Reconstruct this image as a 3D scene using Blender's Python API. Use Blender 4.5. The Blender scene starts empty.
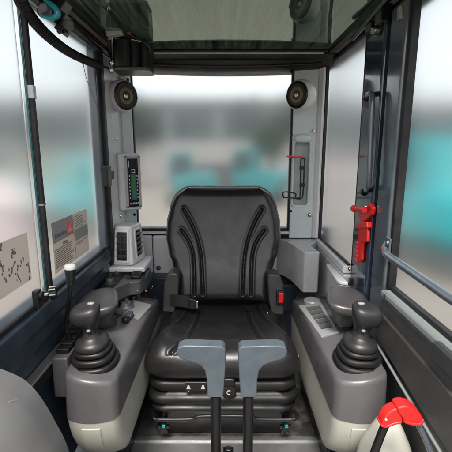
import bpy, bmesh, math, random
import numpy as np
from math import radians, sin, cos, pi
from mathutils import Vector, Matrix, Quaternion
random.seed(7)
S = bpy.context.scene
COL = S.collection

# ------------------------------------------------------------------ survey helper
# photograph of 452 px, lens 380 px, pitched 11.3 degrees down, eye 1.1 m above the cab floor
FP, TILT, EYE = 380.0, radians(11.3), 1.1
def P(px, py, X=None, Y=None, Z=None):
    u = (px - 226) / FP; v = (226 - py) / FP
    d = Vector((u, cos(TILT) + v * sin(TILT), -sin(TILT) + v * cos(TILT)))
    if X is not None: k = X / d.x
    elif Y is not None: k = Y / d.y
    else: k = (Z - EYE) / d.z
    return Vector((d.x * k, d.y * k, EYE + d.z * k))

# ------------------------------------------------------------------ materials
MATS = {}
def mat(name, col, rough=0.5, metal=0.0, bump=None, var=0.0, vscale=6.0, rvar=0.0, coat=0.0, spec=0.5,
        dust=0.0, emit=None, scratch=0.0):
    m = bpy.data.materials.new(name); m.use_nodes = True
    nt = m.node_tree; n = nt.nodes; l = nt.links
    b = n['Principled BSDF']
    b.inputs['Base Color'].default_value = (*col, 1)
    b.inputs['Roughness'].default_value = rough
    b.inputs['Metallic'].default_value = metal
    b.inputs['Specular IOR Level'].default_value = spec
    b.inputs['Coat Weight'].default_value = coat
    b.inputs['Coat Roughness'].default_value = 0.06
    tc = n.new('ShaderNodeTexCoord')
    src = None
    if var > 0 or dust > 0:
        nz = n.new('ShaderNodeTexNoise'); nz.inputs['Scale'].default_value = vscale
        nz.inputs['Detail'].default_value = 8; nz.inputs['Roughness'].default_value = 0.65
        l.new(tc.outputs['Object'], nz.inputs['Vector'])
        mr = n.new('ShaderNodeMapRange'); mr.inputs[1].default_value = 0.25; mr.inputs[2].default_value = 0.75
        mr.inputs[3].default_value = 1 - var; mr.inputs[4].default_value = 1 + var
        l.new(nz.outputs['Fac'], mr.inputs[0])
        vm = n.new('ShaderNodeVectorMath'); vm.operation = 'SCALE'
        vm.inputs[0].default_value = col
        l.new(mr.outputs[0], vm.inputs['Scale'])
        src = vm.outputs[0]
        if dust > 0:
            n2 = n.new('ShaderNodeTexNoise'); n2.inputs['Scale'].default_value = 17
            n2.inputs['Detail'].default_value = 5; n2.inputs['Roughness'].default_value = 0.55
            l.new(tc.outputs['Object'], n2.inputs['Vector'])
            r2 = n.new('ShaderNodeMapRange'); r2.inputs[1].default_value = 0.42; r2.inputs[2].default_value = 0.85
            r2.inputs[3].default_value = 0; r2.inputs[4].default_value = dust * .8
            l.new(n2.outputs['Fac'], r2.inputs[0])
            mx = n.new('ShaderNodeMix'); mx.data_type = 'RGBA'
            mx.inputs['B'].default_value = (0.42, 0.39, 0.36, 1)
            l.new(r2.outputs[0], mx.inputs['Factor']); l.new(src, mx.inputs['A'])
            src = mx.outputs['Result']
        l.new(src, b.inputs['Base Color'])
    if rvar > 0:
        n3 = n.new('ShaderNodeTexNoise'); n3.inputs['Scale'].default_value = 14; n3.inputs['Detail'].default_value = 7
        l.new(tc.outputs['Object'], n3.inputs['Vector'])
        r3 = n.new('ShaderNodeMapRange'); r3.inputs[1].default_value = 0.3; r3.inputs[2].default_value = 0.7
        r3.inputs[3].default_value = max(0.02, rough - rvar); r3.inputs[4].default_value = min(1, rough + rvar)
        l.new(n3.outputs['Fac'], r3.inputs[0]); l.new(r3.outputs[0], b.inputs['Roughness'])
    if bump:
        kind, sc, st, dist = bump
        if kind == 'leather':
            t = n.new('ShaderNodeTexVoronoi'); t.inputs['Scale'].default_value = sc; out = t.outputs['Distance']
        elif kind == 'wave':
            t = n.new('ShaderNodeTexNoise'); t.inputs['Scale'].default_value = sc; t.inputs['Detail'].default_value = 2
            out = t.outputs['Fac']
        else:
            t = n.new('ShaderNodeTexNoise'); t.inputs['Scale'].default_value = sc; t.inputs['Detail'].default_value = 4
            out = t.outputs['Fac']
        if kind == 'wave':
            mp = n.new('ShaderNodeMapping'); mp.inputs['Scale'].default_value = (1, 0.12, 1)
            l.new(tc.outputs['Object'], mp.inputs['Vector']); l.new(mp.outputs[0], t.inputs['Vector'])
        else:
            l.new(tc.outputs['Object'], t.inputs['Vector'])
        bp = n.new('ShaderNodeBump'); bp.inputs['Strength'].default_value = st; bp.inputs['Distance'].default_value = dist
        l.new(out, bp.inputs['Height']); l.new(bp.outputs[0], b.inputs['Normal'])
        if coat > 0: pass
    if emit:
        b.inputs['Emission Color'].default_value = (*emit[0], 1); b.inputs['Emission Strength'].default_value = emit[1]
    MATS[name] = m
    return m

PL = ('fine', 900, 0.25, 0.0006)
M_plast = mat('grey_plastic', (0.066, 0.0635, 0.067), 0.31, bump=PL, var=0.08, rvar=0.08, dust=0.05)
M_plastd = mat('dark_grey_plastic', (0.038, 0.038, 0.039), 0.36, bump=PL, var=0.12, rvar=0.08, dust=0.08)
M_trim = mat('pale_grey_trim', (0.52, 0.52, 0.53), 0.33, bump=PL, var=0.08, rvar=0.08, dust=0.12)
M_trimg = mat('grey_green_trim', (0.42, 0.465, 0.465), 0.28, bump=PL, var=0.07, rvar=0.08, dust=0.08)
M_trimd = mat('mid_grey_trim', (0.35, 0.345, 0.35), 0.3, bump=PL, var=0.08, rvar=0.08, dust=0.10)
M_panelg = mat('light_grey_panel', (.19, .195, .197), 0.32, bump=PL, var=0.06, rvar=0.06, dust=0.05)
M_cream = mat('cream_plastic', (0.35, 0.345, 0.3), 0.42, bump=PL, var=0.07, rvar=0.07, dust=0.12)
M_leather = mat('black_leatherette', (0.0095, 0.009, 0.0095), 0.3, bump=('leather', 520, 0.22, 0.0008), var=0.25, vscale=9, rvar=0.07, dust=0.012, spec=0.36)
M_rubber = mat('black_rubber', (0.006, 0.0058, 0.006), 0.46, bump=('fine', 300, 0.15, 0.0006), var=0.2, rvar=0.1, dust=0.02, spec=0.32)
M_black = mat('black_plastic', (0.008, 0.008, 0.0085), 0.38, var=0.2, rvar=0.1, dust=0.02, spec=.35)
M_seal = mat('black_seal', (0.008, 0.008, 0.009), 0.5, var=0.3, vscale=40, rvar=0.1, spec=.3, dust=.05)
M_navy = mat('navy_gloss_paint', (0.016, 0.027, 0.047), 0.14, var=0.12, rvar=0.05, coat=0.6, dust=0.05, bump=('fine', 18, 0.04, 0.004))
M_navyd = mat('navy_satin_paint', (0.016, 0.026, 0.040), 0.34, var=0.15, rvar=0.08, dust=0.06)
M_frame = mat('grey_gloss_frame', (0.062, 0.075, 0.09), 0.18, var=0.1, rvar=0.08, coat=0.5, dust=0.06, bump=('fine', 25, 0.04, 0.004))
M_alu = mat('brushed_aluminium', (0.36, 0.365, 0.365), 0.38, 0.8, var=0.1, rvar=0.1, bump=('fine', 400, 0.12, 0.0006), dust=0.08)
M_steel = mat('bright_steel', (0.62, 0.60, 0.56), 0.22, 1.0, var=0.1, rvar=0.1)
M_brass = mat('yellow_zinc_screw', (0.36, 0.26, 0.11), 0.4, 1.0, var=0.1)
M_blackm = mat('black_painted_steel', (0.007, 0.007, 0.0075), 0.22, var=0.2, rvar=0.06, spec=.4)
M_bluegrey = mat('blue_grey_grip', (0.046, 0.061, 0.074), 0.45, bump=('fine', 420, 0.35, 0.0014), var=0.14, vscale=11, rvar=0.10, dust=0.10)
M_grip = mat('grip_rubber', (0.017, 0.0165, 0.017), 0.36, bump=('fine', 600, 0.3, 0.0008), var=0.15, rvar=0.08, dust=0.02, spec=.34)
M_pad = mat('armrest_vinyl', (0.036, 0.0355, 0.037), 0.34, bump=('leather', 600, 0.2, 0.0006), var=0.12, rvar=0.08, dust=0.06)
M_red = mat('red_plastic', (0.54, 0.01, 0.01), 0.34, var=0.06, rvar=0.06)
M_redcap = mat('red_rubber', (0.52, 0.012, 0.01), 0.42, var=0.06, rvar=0.08, bump=('fine', 120, 0.06, 0.001))
M_ivory = mat('ivory_plastic', (0.42, 0.41, 0.36), 0.4, var=0.05)
M_white = mat('white_plastic', (0.4, 0.4, 0.385), 0.35, var=0.05)
M_glassedge = mat('glass_edge', (0.01, 0.085, 0.09), 0.15)
M_teal = mat('teal_plastic', (0.008, 0.2, 0.23), 0.25, var=0.1)
M_floor = mat('floor_rubber', (0.022, 0.022, 0.022), 0.5, bump=('fine', 260, 0.5, 0.0014), var=0.35, vscale=14, rvar=0.14, dust=0.30)
M_tan = mat('tan_headliner', (0.30, 0.26, 0.225), 0.6, bump=('fine', 500, 0.2, 0.0006), var=0.08)
M_screenb = mat('dark_display', (0.010, 0.014, 0.020), 0.15, var=0.1)
M_lcd = mat('green_lcd', (0.045, 0.16, 0.075), 0.2, var=0.1)
M_lcdf = mat('blue_lcd_frame', (0.02, 0.10, 0.15), 0.3)
M_cone = mat('speaker_cone', (0.16, 0.125, 0.045), 0.6, bump=('fine', 900, 0.5, 0.001), var=0.25, vscale=60)
M_mesh = mat('speaker_mesh', (0.018, 0.018, 0.018), 0.5, bump=('leather', 900, 0.6, 0.001))
M_print = mat('sticker_ink', (0.12, 0.11, 0.11), 0.6)
M_redink = mat('red_ink', (0.80, 0.06, 0.06), 0.5)
M_greyhead = mat('grey_print', (0.30, 0.30, 0.31), 0.6)
M_paper = mat('beige_sticker', (0.60, 0.51, 0.43), 0.6, var=0.04, vscale=12)
M_paper2 = mat('pale_sticker', (0.62, 0.55, 0.47), 0.6, var=0.06, vscale=10)
M_fairing = mat('grey_fairing', (0.085, 0.085, 0.085), 0.24, bump=('fine', 700, 0.2, 0.0008), var=0.05, rvar=0.05, dust=0.025)
M_dkpanel = mat('charcoal_panel', (0.046, 0.045, 0.044), 0.42, bump=('fine', 700, 0.3, 0.0008), var=0.12, rvar=0.08, dust=0.05)
M_ledge = mat('pale_ledge', (0.215, 0.235, 0.23), 0.35, var=0.06, rvar=0.06, dust=0.08)
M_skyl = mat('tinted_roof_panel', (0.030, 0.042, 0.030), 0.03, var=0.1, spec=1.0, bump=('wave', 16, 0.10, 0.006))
M_thread = mat('ochre_thread', (0.03, 0.026, 0.018), 0.7)
M_webbing = mat('black_webbing', (0.01, 0.01, 0.0105), 0.7, bump=('fine', 700, 0.6, 0.001))
def reflection_streaks(m):  # streaks of a reflected building, painted into the panel's base colour
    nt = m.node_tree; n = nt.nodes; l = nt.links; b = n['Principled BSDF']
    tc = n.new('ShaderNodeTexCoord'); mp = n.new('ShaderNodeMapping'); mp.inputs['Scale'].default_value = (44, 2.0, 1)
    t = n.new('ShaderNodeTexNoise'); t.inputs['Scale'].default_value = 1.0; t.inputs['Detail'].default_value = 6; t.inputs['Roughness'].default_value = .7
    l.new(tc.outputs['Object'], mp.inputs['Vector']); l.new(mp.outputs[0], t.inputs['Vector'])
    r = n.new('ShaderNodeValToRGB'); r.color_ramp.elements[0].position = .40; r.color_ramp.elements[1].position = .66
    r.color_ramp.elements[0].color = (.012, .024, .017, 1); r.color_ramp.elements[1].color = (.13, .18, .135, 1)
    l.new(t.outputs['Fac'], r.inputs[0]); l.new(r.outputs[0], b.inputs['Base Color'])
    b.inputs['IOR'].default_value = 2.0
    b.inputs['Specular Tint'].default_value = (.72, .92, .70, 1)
reflection_streaks(M_skyl)
for q_ in (M_paper, M_paper2): q_.node_tree.nodes['Principled BSDF'].inputs['Alpha'].default_value = .66   # printed film, half clear
M_greyhead.node_tree.nodes['Principled BSDF'].inputs['Alpha'].default_value = .6
# outside
M_ground = mat('concrete_yard', (0.155, 0.138, 0.124), 0.8, var=0.10, vscale=0.4)
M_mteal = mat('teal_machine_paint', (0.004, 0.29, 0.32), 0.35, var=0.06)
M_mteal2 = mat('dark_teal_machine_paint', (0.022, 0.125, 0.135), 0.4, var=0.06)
M_mgrey = mat('dark_machine_grey', (0.045, 0.048, 0.052), 0.5, var=0.15)
M_mwin = mat('machine_glass', (0.03, 0.04, 0.045), 0.1)
M_wallo = mat('hall_cladding', (0.07, 0.084, 0.09), 0.6, var=0.15, vscale=0.15)
M_wallr = mat('hall_roof_trim', (0.17, 0.165, 0.165), 0.6, var=0.1)
M_tent = mat('white_tarpaulin', (0.33, 0.28, 0.285), 0.7, var=0.04)
M_leaf = mat('tree_leaves', (0.03, 0.045, 0.035), 0.7, var=0.4, vscale=1.5)
M_bark = mat('tree_bark', (0.09, 0.07, 0.055), 0.8, var=0.3)

def glass(name, rough, ior=1.2):
    m = bpy.data.materials.new(name); m.use_nodes = True
    b = m.node_tree.nodes['Principled BSDF']
    b.inputs['Base Color'].default_value = (0.93, 0.96, 0.955, 1)
    b.inputs['Transmission Weight'].default_value = 1
    b.inputs['Roughness'].default_value = rough
    b.inputs['IOR'].default_value = ior
    return m
M_glass = glass('frosted_pane', 0.24)

# ------------------------------------------------------------------ mesh builder
class MB:
    def __init__(s, M=None): s.bm = bmesh.new(); s.M = M
    def _f(s, vs):
        try: return s.bm.faces.new(vs)
        except ValueError: return None
    def box(s, c, d, rot=None):
        c = Vector(c); vs = []
        for x in (-.5, .5):
            for y in (-.5, .5):
                for z in (-.5, .5):
                    v = Vector((x * d[0], y * d[1], z * d[2]))
                    if rot: v = rot @ v
                    vs.append(s.bm.verts.new(c + v))
        for q in ((0,1,3,2),(4,6,7,5),(0,4,5,1),(2,3,7,6),(0,2,6,4),(1,5,7,3)): s._f([vs[i] for i in q])
        return s
    def span(s, x0, x1, y0, y1, z0, z1):
        return s.box(((x0+x1)/2, (y0+y1)/2, (z0+z1)/2), (abs(x1-x0), abs(y1-y0), abs(z1-z0)))
    def loft(s, rings, cap0=True, cap1=True, close=False):
        R = [[s.bm.verts.new(p) for p in r] for r in rings]
        n = len(R[0])
        for a, b in (list(zip(R, R[1:])) + ([(R[-1], R[0])] if close else [])):
            for i in range(n): s._f((a[i], a[(i+1) % n], b[(i+1) % n], b[i]))
        if not close:
            if cap0: s._f(list(reversed(R[0])))
            if cap1: s._f(R[-1])
        return s
    def tube(s, pts, r, n=12, closed=False, flat=1.0):
        pts = [Vector(p) for p in pts]; N = len(pts)
        rs = r if isinstance(r, (list, tuple)) else [r] * N
        tan = []
        for i in range(N):
            a = pts[i-1] if (i or closed) else pts[0]; b = pts[(i+1) % N] if (i < N-1 or closed) else pts[-1]
            tan.append((b - a).normalized())
        up = Vector((0, 0, 1)) if abs(tan[0].z) < .9 else Vector((0, 1, 0))
        x = tan[0].cross(up).normalized()
        rings = []
        for i in range(N):
            if i: x = (tan[i-1].rotation_difference(tan[i]) @ x)
            x = (x - tan[i] * x.dot(tan[i])).normalized()
            y = tan[i].cross(x)
            rings.append([pts[i] + (x * cos(2*pi*k/n) + y * sin(2*pi*k/n) * flat) * rs[i] for k in range(n)])
        return s.loft(rings, close=closed)
    def lathe(s, prof, o, axis=(0, 0, 1), n=28, sx=1.0, sy=1.0, roll=0, sq=1.0):
        o = Vector(o); q = Vector((0, 0, 1)).rotation_difference(Vector(axis).normalized())
        q = q @ Quaternion((0, 0, 1), roll)
        return s.loft([[o + q @ Vector((math.copysign(abs(cos(2*pi*k/n))**sq, cos(2*pi*k/n)) * r * sx, math.copysign(abs(sin(2*pi*k/n))**sq, sin(2*pi*k/n)) * r * sy, h)) for k in range(n)] for r, h in prof])
    def prism(s, pts, vec):
        vec = Vector(vec)
        return s.loft([[Vector(p) for p in pts], [Vector(p) + vec for p in pts]])
    def sell(s, c, r, e1=.5, e2=.5, rot=None, nu=28, nv=16, warp=None):
        c = Vector(c); rings = []
        sg = lambda a, e: math.copysign(abs(a) ** e, a)
        for j in range(1, nv):
            ph = -pi/2 + pi * j / nv
            ring = []
            for i in range(nu):
                th = 2 * pi * i / nu
                v = Vector((r[0] * sg(cos(ph), e1) * sg(cos(th), e2), r[1] * sg(cos(ph), e1) * sg(sin(th), e2), r[2] * sg(sin(ph), e1)))
                if warp: v = warp(v)
                if rot: v = rot @ v
                ring.append(c + v)
            rings.append(ring)
        return s.loft(rings)
    def quad(s, *p): s._f([s.bm.verts.new(Vector(q)) for q in p]); return s
    def build(s, name, m, parent=None, bev=0, seg=3, sub=0, angle=38, flat=False):
        bmesh.ops.remove_doubles(s.bm, verts=s.bm.verts, dist=1e-6)
        bmesh.ops.recalc_face_normals(s.bm, faces=s.bm.faces)
        if s.M is not None: bmesh.ops.transform(s.bm, matrix=s.M, verts=s.bm.verts)
        me = bpy.data.meshes.new(name); s.bm.to_mesh(me); s.bm.free()
        me.materials.append(m)
        o = bpy.data.objects.new(name, me); COL.objects.link(o)
        if parent:
            o.parent = parent; o.matrix_parent_inverse = WM(parent).inverted()
        if not flat:
            me.polygons.foreach_set('use_smooth', [True] * len(me.polygons))
            if not bev and not sub: me.set_sharp_from_angle(angle=radians(angle))
        if bev:
            b = o.modifiers.new('b', 'BEVEL'); b.width = bev; b.segments = seg; b.limit_method = 'ANGLE'
            b.angle_limit = radians(32); b.harden_normals = True
        if sub:
            u = o.modifiers.new('s', 'SUBSURF'); u.levels = u.render_levels = sub
        return o

def WM(o):
    m = Matrix.Translation(o.location)
    return m

def tag(o, label, cat, group=None, kind=None):
    if label: o['label'] = label
    if cat: o['category'] = cat
    if group: o['group'] = group
    o['kind'] = kind or 'thing'
    return o
def thing(name, label, cat, loc=(0, 0, 0), group=None, kind=None):
    o = bpy.data.objects.new(name, None); COL.objects.link(o); o.location = loc; o.empty_display_size = 0.05
    return tag(o, label, cat, group, kind)
def text_into(mb, body, size, o, ux, uy, depth=0.0006):
    cu = bpy.data.curves.new('t', 'FONT'); cu.body = body; cu.size = size; cu.extrude = depth / 2 / 1.0; cu.align_x = 'CENTER'; cu.align_y = 'CENTER'
    ob = bpy.data.objects.new('t', cu); COL.objects.link(ob)
    dg = bpy.context.evaluated_depsgraph_get(); me = bpy.data.meshes.new_from_object(ob.evaluated_get(dg))
    ux = Vector(ux).normalized(); uy = Vector(uy).normalized(); uz = ux.cross(uy)
    R = Matrix((ux, uy, uz)).transposed().to_4x4(); R.translation = Vector(o)
    me.transform(R); mb.bm.from_mesh(me)
    bpy.data.objects.remove(ob); bpy.data.curves.remove(cu); bpy.data.meshes.remove(me)
def arc(c, r, a0, a1, n, ux=Vector((1,0,0)), uy=Vector((0,0,1))):
    return [Vector(c) + ux * r * cos(radians(a0 + (a1-a0)*i/n)) + uy * r * sin(radians(a0 + (a1-a0)*i/n)) for i in range(n+1)]
def smooth_path(pts, n=8):
    pts = [Vector(p) for p in pts]; out = []
    for i in range(len(pts)-1):
        p0 = pts[max(i-1, 0)]; p1 = pts[i]; p2 = pts[i+1]; p3 = pts[min(i+2, len(pts)-1)]
        for k in range(n):
            t = k / n
            out.append(0.5*((2*p1) + (p2-p0)*t + (2*p0-5*p1+4*p2-p3)*t*t + (3*p1-p0-3*p2+p3)*t**3))
    out.append(pts[-1]); return out
def screw(parent, o, axis, r=0.008, m=None, name='screw'):
    b = MB(); b.lathe([(r*1.25, 0), (r*1.25, .0018), (r, .002), (r*.9, .005), (r*.5, .0062), (.0001, .0062)], o, axis, 16)
    return b.build(name, m or M_steel, parent)
def rrect(hw, hd, r, cx, cy, z, n=6, bulge=0):
    out = []
    for (sx, sy, a) in ((1,-1,-90), (1,1,0), (-1,1,90), (-1,-1,180)):
        for i in range(n+1):
            t = radians(a + 90*i/n)
            out.append(Vector((cx + sx*(hw-r) + r*cos(t), cy + sy*(hd-r) + r*sin(t), z)))
    return out

# ================================================================== THE CAB SHELL
b = MB(); b.span(-.60, .60, .62, 1.30, -.06, -.004); b.span(-.60, .60, 1.30, 2.02, -.06, 0)
tag(b.build('floor', M_floor, bev=.003), 'dark grey rubber covered cab floor under the seat and consoles', 'floor', kind='structure')
sill = thing('floor_strip', 'bare aluminium strip across the floor edge in front of the seat', 'floor strip', (0, 1.23, 0))
b = MB(); b.span(-.40, .40, 1.165, 1.276, 0, .006); b.span(-.40, .40, 1.262, 1.28, .006, .012)
b.build('strip_plate', M_alu, sill, bev=.002)
screw(sill, P(228.5, 449, Z=.006), (0, 0, 1), .012)
b = MB(); b.span(.005-.015, .005+.022, 1.205, 1.235, .006, .009); b.build('screw_plate', M_blackm, sill, bev=.001)

# rear wall below the rear window
rw = thing('rear_wall', 'dark navy lower back wall of the cab behind the seat', 'wall', (0, 1.95, 0))
b = MB(); b.span(-.56, .56, 1.95, 2.0, 0, .70); b.build('wall_panel', M_navyd, rw, bev=.004)
# two fixed pipes / bracket behind the seat
for q in ((-.40, -.27, .48), (.25, .36, .44)):
    b = MB(); b.span(q[0], q[1], 1.80, 1.945, .30, q[2]); b.build('bracket', M_navyd, rw, bev=.008)
for x, z in ((-.37, .43), (-.30, .45)): screw(rw, (x, 1.80, z), (0, -1, 0), .008)

# rear window
win = thing('rear_window', 'wide rear window behind the seat back with thin black seal', 'window', (0, 1.93, .70))
xl, xr, z0, z1 = -.452, .318, .705, 1.475
b = MB(); b.span(xl-.01, xr+.01, 1.930, 1.936, z0-.01, z1+.01); b.build('pane', M_glass, win, flat=True)
b = MB()
b.span(xl-.012, xl+.004, 1.905, 1.929, z0-.012, z1); b.span(xr-.004, xr+.012, 1.905, 1.929, z0-.012, z1)
b.span(xl+.005, xr-.005, 1.905, 1.929, z0-.012, z0+.002); b.build('seal', M_seal, win, bev=.003)
b = MB(); b.span(-.47, .50, 1.90, 1.945, .676, .692); b.build('window_ledge', M_trim, win, bev=.004)

# header across the top of the rear window
hd = thing('rear_header', 'black crossbar of the roof above the rear window', 'roof beam', (0, 1.88, 1.48))
pr = [(-.0, 1.80, 1.528), (0, 1.80, 1.518), (0, 1.845, 1.500), (0, 1.855, 1.487), (0, 1.875, 1.474), (0, 1.90, 1.468), (0, 1.99, 1.468), (0, 1.99, 1.56), (0, 1.84, 1.56)]
b = MB(); b.loft([[Vector((x, y, z - (.017*(1 - (x/.505)**2) if z < 1.50 else 0) + (.006 if z < 1.50 else 0))) for _, y, z in pr] for x in [-.505 + 1.01*k/24 for k in range(25)]])
b.build('beam', M_black, hd, angle=30)
b = MB(); b.tube([(-.47 + .91*k/16, 1.852, 1.494 - .016*(1 - ((-.47 + .91*k/16)/.505)**2)) for k in range(17)], .004, 8); b.build('ridge', M_black, hd)
b = MB(); b.span(-.40, .43, 1.786, 1.799, 1.517, 1.523); b.build('lip', M_trim, hd, bev=.001)

# roof with tinted mirror-like panel
roof = thing('roof', 'cab roof with tinted reflective green panel and black rubber seals', 'roof', (0, 1.2, 1.53))
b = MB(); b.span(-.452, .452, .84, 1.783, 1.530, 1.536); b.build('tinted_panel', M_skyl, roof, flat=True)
b = MB(); b.span(-.58, .58, .78, 2.0, 1.585, 1.64); b.build('roof_shell', M_navyd, roof, bev=.02)
b = MB()
for s in (-1, 1): b.span(s*.449, s*.472, .83, 1.782, 1.515, 1.545)
b.span(-.4485, .4485, 1.770, 1.784, 1.520, 1.5295)
b.build('seal', M_seal, roof, bev=.004)
for s in (-1, 1): b = MB(); b.span(s*.4725, s*.500, .83, 1.799, 1.522, 1.540); b.build('headliner_strip', M_tan, roof, bev=.003)
for s in (-1, 1):
    b = MB(); b.span(s*.5005, s*.56, .80, 1.995, 1.492, 1.584)
    b.tube([(s*.497, .82, 1.500), (s*.497, 1.84, 1.500)], .010, 10)
    b.build('side_rail', M_black, roof, bev=.005)
b = MB(); b.span(-.492, -.482, .82, 1.52, 1.462, 1.470); b.span(-.498, -.488, .82, 1.78, 1.474, 1.484); b.build('drip_channel', M_frame, roof, bev=.002)
b = MB(); b.span(-.50, .50, .785, .828, 1.50, 1.584); b.build('front_beam', M_black, roof, bev=.01)

# ------------------------------------------------------------------ left door
dl = thing('door', 'left cab door with two glass panes, black divider and navy sill', 'door', (-.5, 1.1, .1))
b = MB()
prof = [(-.552, .700), (-.502, .694), (-.490, .684), (-.488, .640), (-.496, .628), (-.496, .588), (-.506, .575), (-.552, .575)]
b.prism([Vector((x, .58, z)) for x, z in prof], (0, 1.02, 0)); b.build('sill_beam', M_navyd, dl, bev=.005)
b = MB(); b.span(-.55, -.512, .58, 1.60, .545, .574); b.span(-.55, -.520, .58, 1.60, .08, .544); b.build('lower_panel', M_navyd, dl, bev=.004)
b = MB(); b.span(-.519, -.492, .58, 1.60, .508, .516); b.build('ledge', M_alu, dl, bev=.002)
b = MB(); b.span(-.519, -.495, .58, 1.60, .470, .5075); b.build('foam_strip', M_rubber, dl, bev=.004)
b = MB(); b.prism([Vector((-.512, y, z)) for y, z in ((.70, .69), (.995, .69), (.995, 1.49), (.862, 1.49))], (.005, 0, 0)); b.build('front_pane', M_glass, dl, flat=True)
b = MB(); b.span(-.523, -.518, 1.012, 1.56, .69, 1.50); b.build('rear_pane', M_glass, dl, flat=True)
b = MB(); b.span(-.506, -.494, .58, 1.56, .694, .706); b.build('glass_channel', M_seal, dl, bev=.003)
dv = MB(); dv.span(-.5005, -.486, 1.003, 1.016, .695, 1.492); dv = dv.build('divider', M_seal, dl, bev=.003)
b = MB(); b.span(-.5035, -.4992, .999, 1.0025, .70, 1.49); b.build('edge_strip', M_glassedge, dv)
b = MB(); b.span(-.4985, -.4845, 1.0022, 1.0175, 1.228, 1.260); b.build('tape', M_alu, dv)
b = MB(); b.span(-.4985, -.4852, 1.0022, 1.0168, .955, .959); b.build('tape', M_alu, dv)
# sliding latch
lk = MB(); c = P(40, 295, X=-.486)
lk.lathe([(.0001, 0), (.010, 0), (.010, .010)], c, (1, -.15, 0), 18)
lk.span(c.x-.016, c.x+.0, c.y-.012, c.y+.012, c.z-.036, c.z+.014)
lk = lk.build('latch', M_black, dl, bev=.003)
b = MB()
kc = P(53, 292.5, X=-.462)
prof = [(.0001, -.010), (.013, -.009), (.015, -.004), (.015, .004), (.013, .009), (.0001, .010)]
ax = Vector((1, .3, .05))
b.lathe(prof, kc, ax, 20)
for i in range(6):
    a = 2*pi*i/6; q = Vector((0,0,1)).rotation_difference(ax.normalized())
    b.lathe([(.0001, -.008), (.005, -.008), (.005, .008), (.0001, .008)], kc + q @ Vector((.014*cos(a), .014*sin(a), 0)), ax, 8)
b.build('knob', M_black, lk)
b = MB(); b.tube([c, kc], .0065, 12); b.build('latch_pin', M_steel, lk)
b = MB(); b.span(-.530, -.494, 1.525, 1.562, .60, 1.49); b.build('rear_stile', M_frame, dl, bev=.006)
b = MB(); b.span(-.500, -.482, 1.5625, 1.594, .62, 1.49); b.build('stile_seal', M_seal, dl, bev=.004)
hg = P(107, 176, X=-.468)
b = MB(); b.box(hg, (.022, .052, .082)); b.box(hg + Vector((.0, .05, 0)), (.014, .06, .034)); b.build('hinge', M_black, dl, bev=.005)
b = MB(); b.box(P(61, 353, X=-.51) + Vector((0, 0, 0)), (.012, .016, .02)); b.build('catch', M_alu, dl, bev=.002)

# left corner pillar
pl = thing('corner_pillar', 'left rear pillar in pale grey beside the rear window, carrying the control box', 'pillar', (-.48, 1.85, .3))
plan = [(-.505, 1.70), (-.502, 1.79), (-.494, 1.800), (-.56, 1.99), (-.56, 1.70)]
b = MB(); b.prism([Vector((-.56, 1.598, .30)), Vector((-.492, 1.598, .30)), Vector((-.490, 1.80, .30)), Vector((-.452, 1.896, .30)), Vector((-.452, 1.903, .30)), Vector((-.56, 1.99, .30))], (0, 0, 1.195))
b.build('pillar_body', M_trim, pl, bev=.006)
d = (Vector((-.452, 1.896, 0)) - Vector((-.490, 1.80, 0))).normalized(); nrm = Vector((d.y, -d.x, 0))
rot = Matrix((d, nrm * -1, Vector((0, 0, 1)))).transposed()
mid = (Vector((-.452, 1.896, 0)) + Vector((-.490, 1.80, 0))) / 2
b = MB(); b.box(mid + nrm*.002 + Vector((0, 0, 1.05)), (.072, .010, .76), rot); b.build('trim_plate', M_trimg, pl, bev=.003)
for z in (1.30, 1.15, .80, .745): screw(pl, Vector((-.4912, 1.74, z)), (1, -.1, 0), .009)
for z in (1.42, .785): screw(pl, mid + d*.022 + nrm*.007 + Vector((0, 0, z)), nrm, .006, M_blackm)

def speaker(name, label, c, ax, r):
    ax = Vector(ax).normalized(); c = Vector(c)
    t = thing(name, label, 'speaker', c, 'round speakers on the rear pillars')
    b = MB(); b.lathe([(.0001, -.062), (r*.90, -.062), (r*1.05, -.040), (r*1.08, -.012), (r*1.0, .004), (r*.93, .008), (r*.90, .002), (.0001, .0)], c, ax, 40)
    b.build('housing', M_trim, t)
    b = MB(); b.lathe([(r*.68, .002), (r*.74, .012), (r*.86, .013), (r*.935, .010), (r*.94, .0025)], c, ax, 40); b.build('bezel', M_blackm, t)
    b = MB(); b.lathe([(.0001, .006), (r*.2, .006), (r*.68, .009), (r*.74, .0115)], c, ax, 40); b.build('grille', M_mesh, t)
    b = MB(); b.lathe([(r*.24, .0065), (r*.33, .0125), (r*.52, .0125), (r*.60, .0088)], c, ax, 32); b.build('cone', M_cone, t)
    b = MB(); b.lathe([(r*.20, .006), (r*.20, .010), (r*.12, .0135), (.0001, .0145)], c, ax, 20); b.build('badge', M_steel, t)
    q = Vector((0, 0, 1)).rotation_difference(ax)
    for a in (45, 135, 225, 315):
        screw(t, c + q @ Vector((r*.83*cos(radians(a)), r*.83*sin(radians(a)), .0125)), ax, .0035, M_blackm)
    return t
speaker('speaker', 'round speaker on the left rear pillar, above the control box with green display', P(124.8, 96, Y=1.73), (1.15, -1, -.05), .064)
speaker('speaker', 'round speaker on the right rear pillar, above the niche with wire holder', P(298, 95, Y=1.80), (-1.1, -1, -.05), .064)

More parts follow.
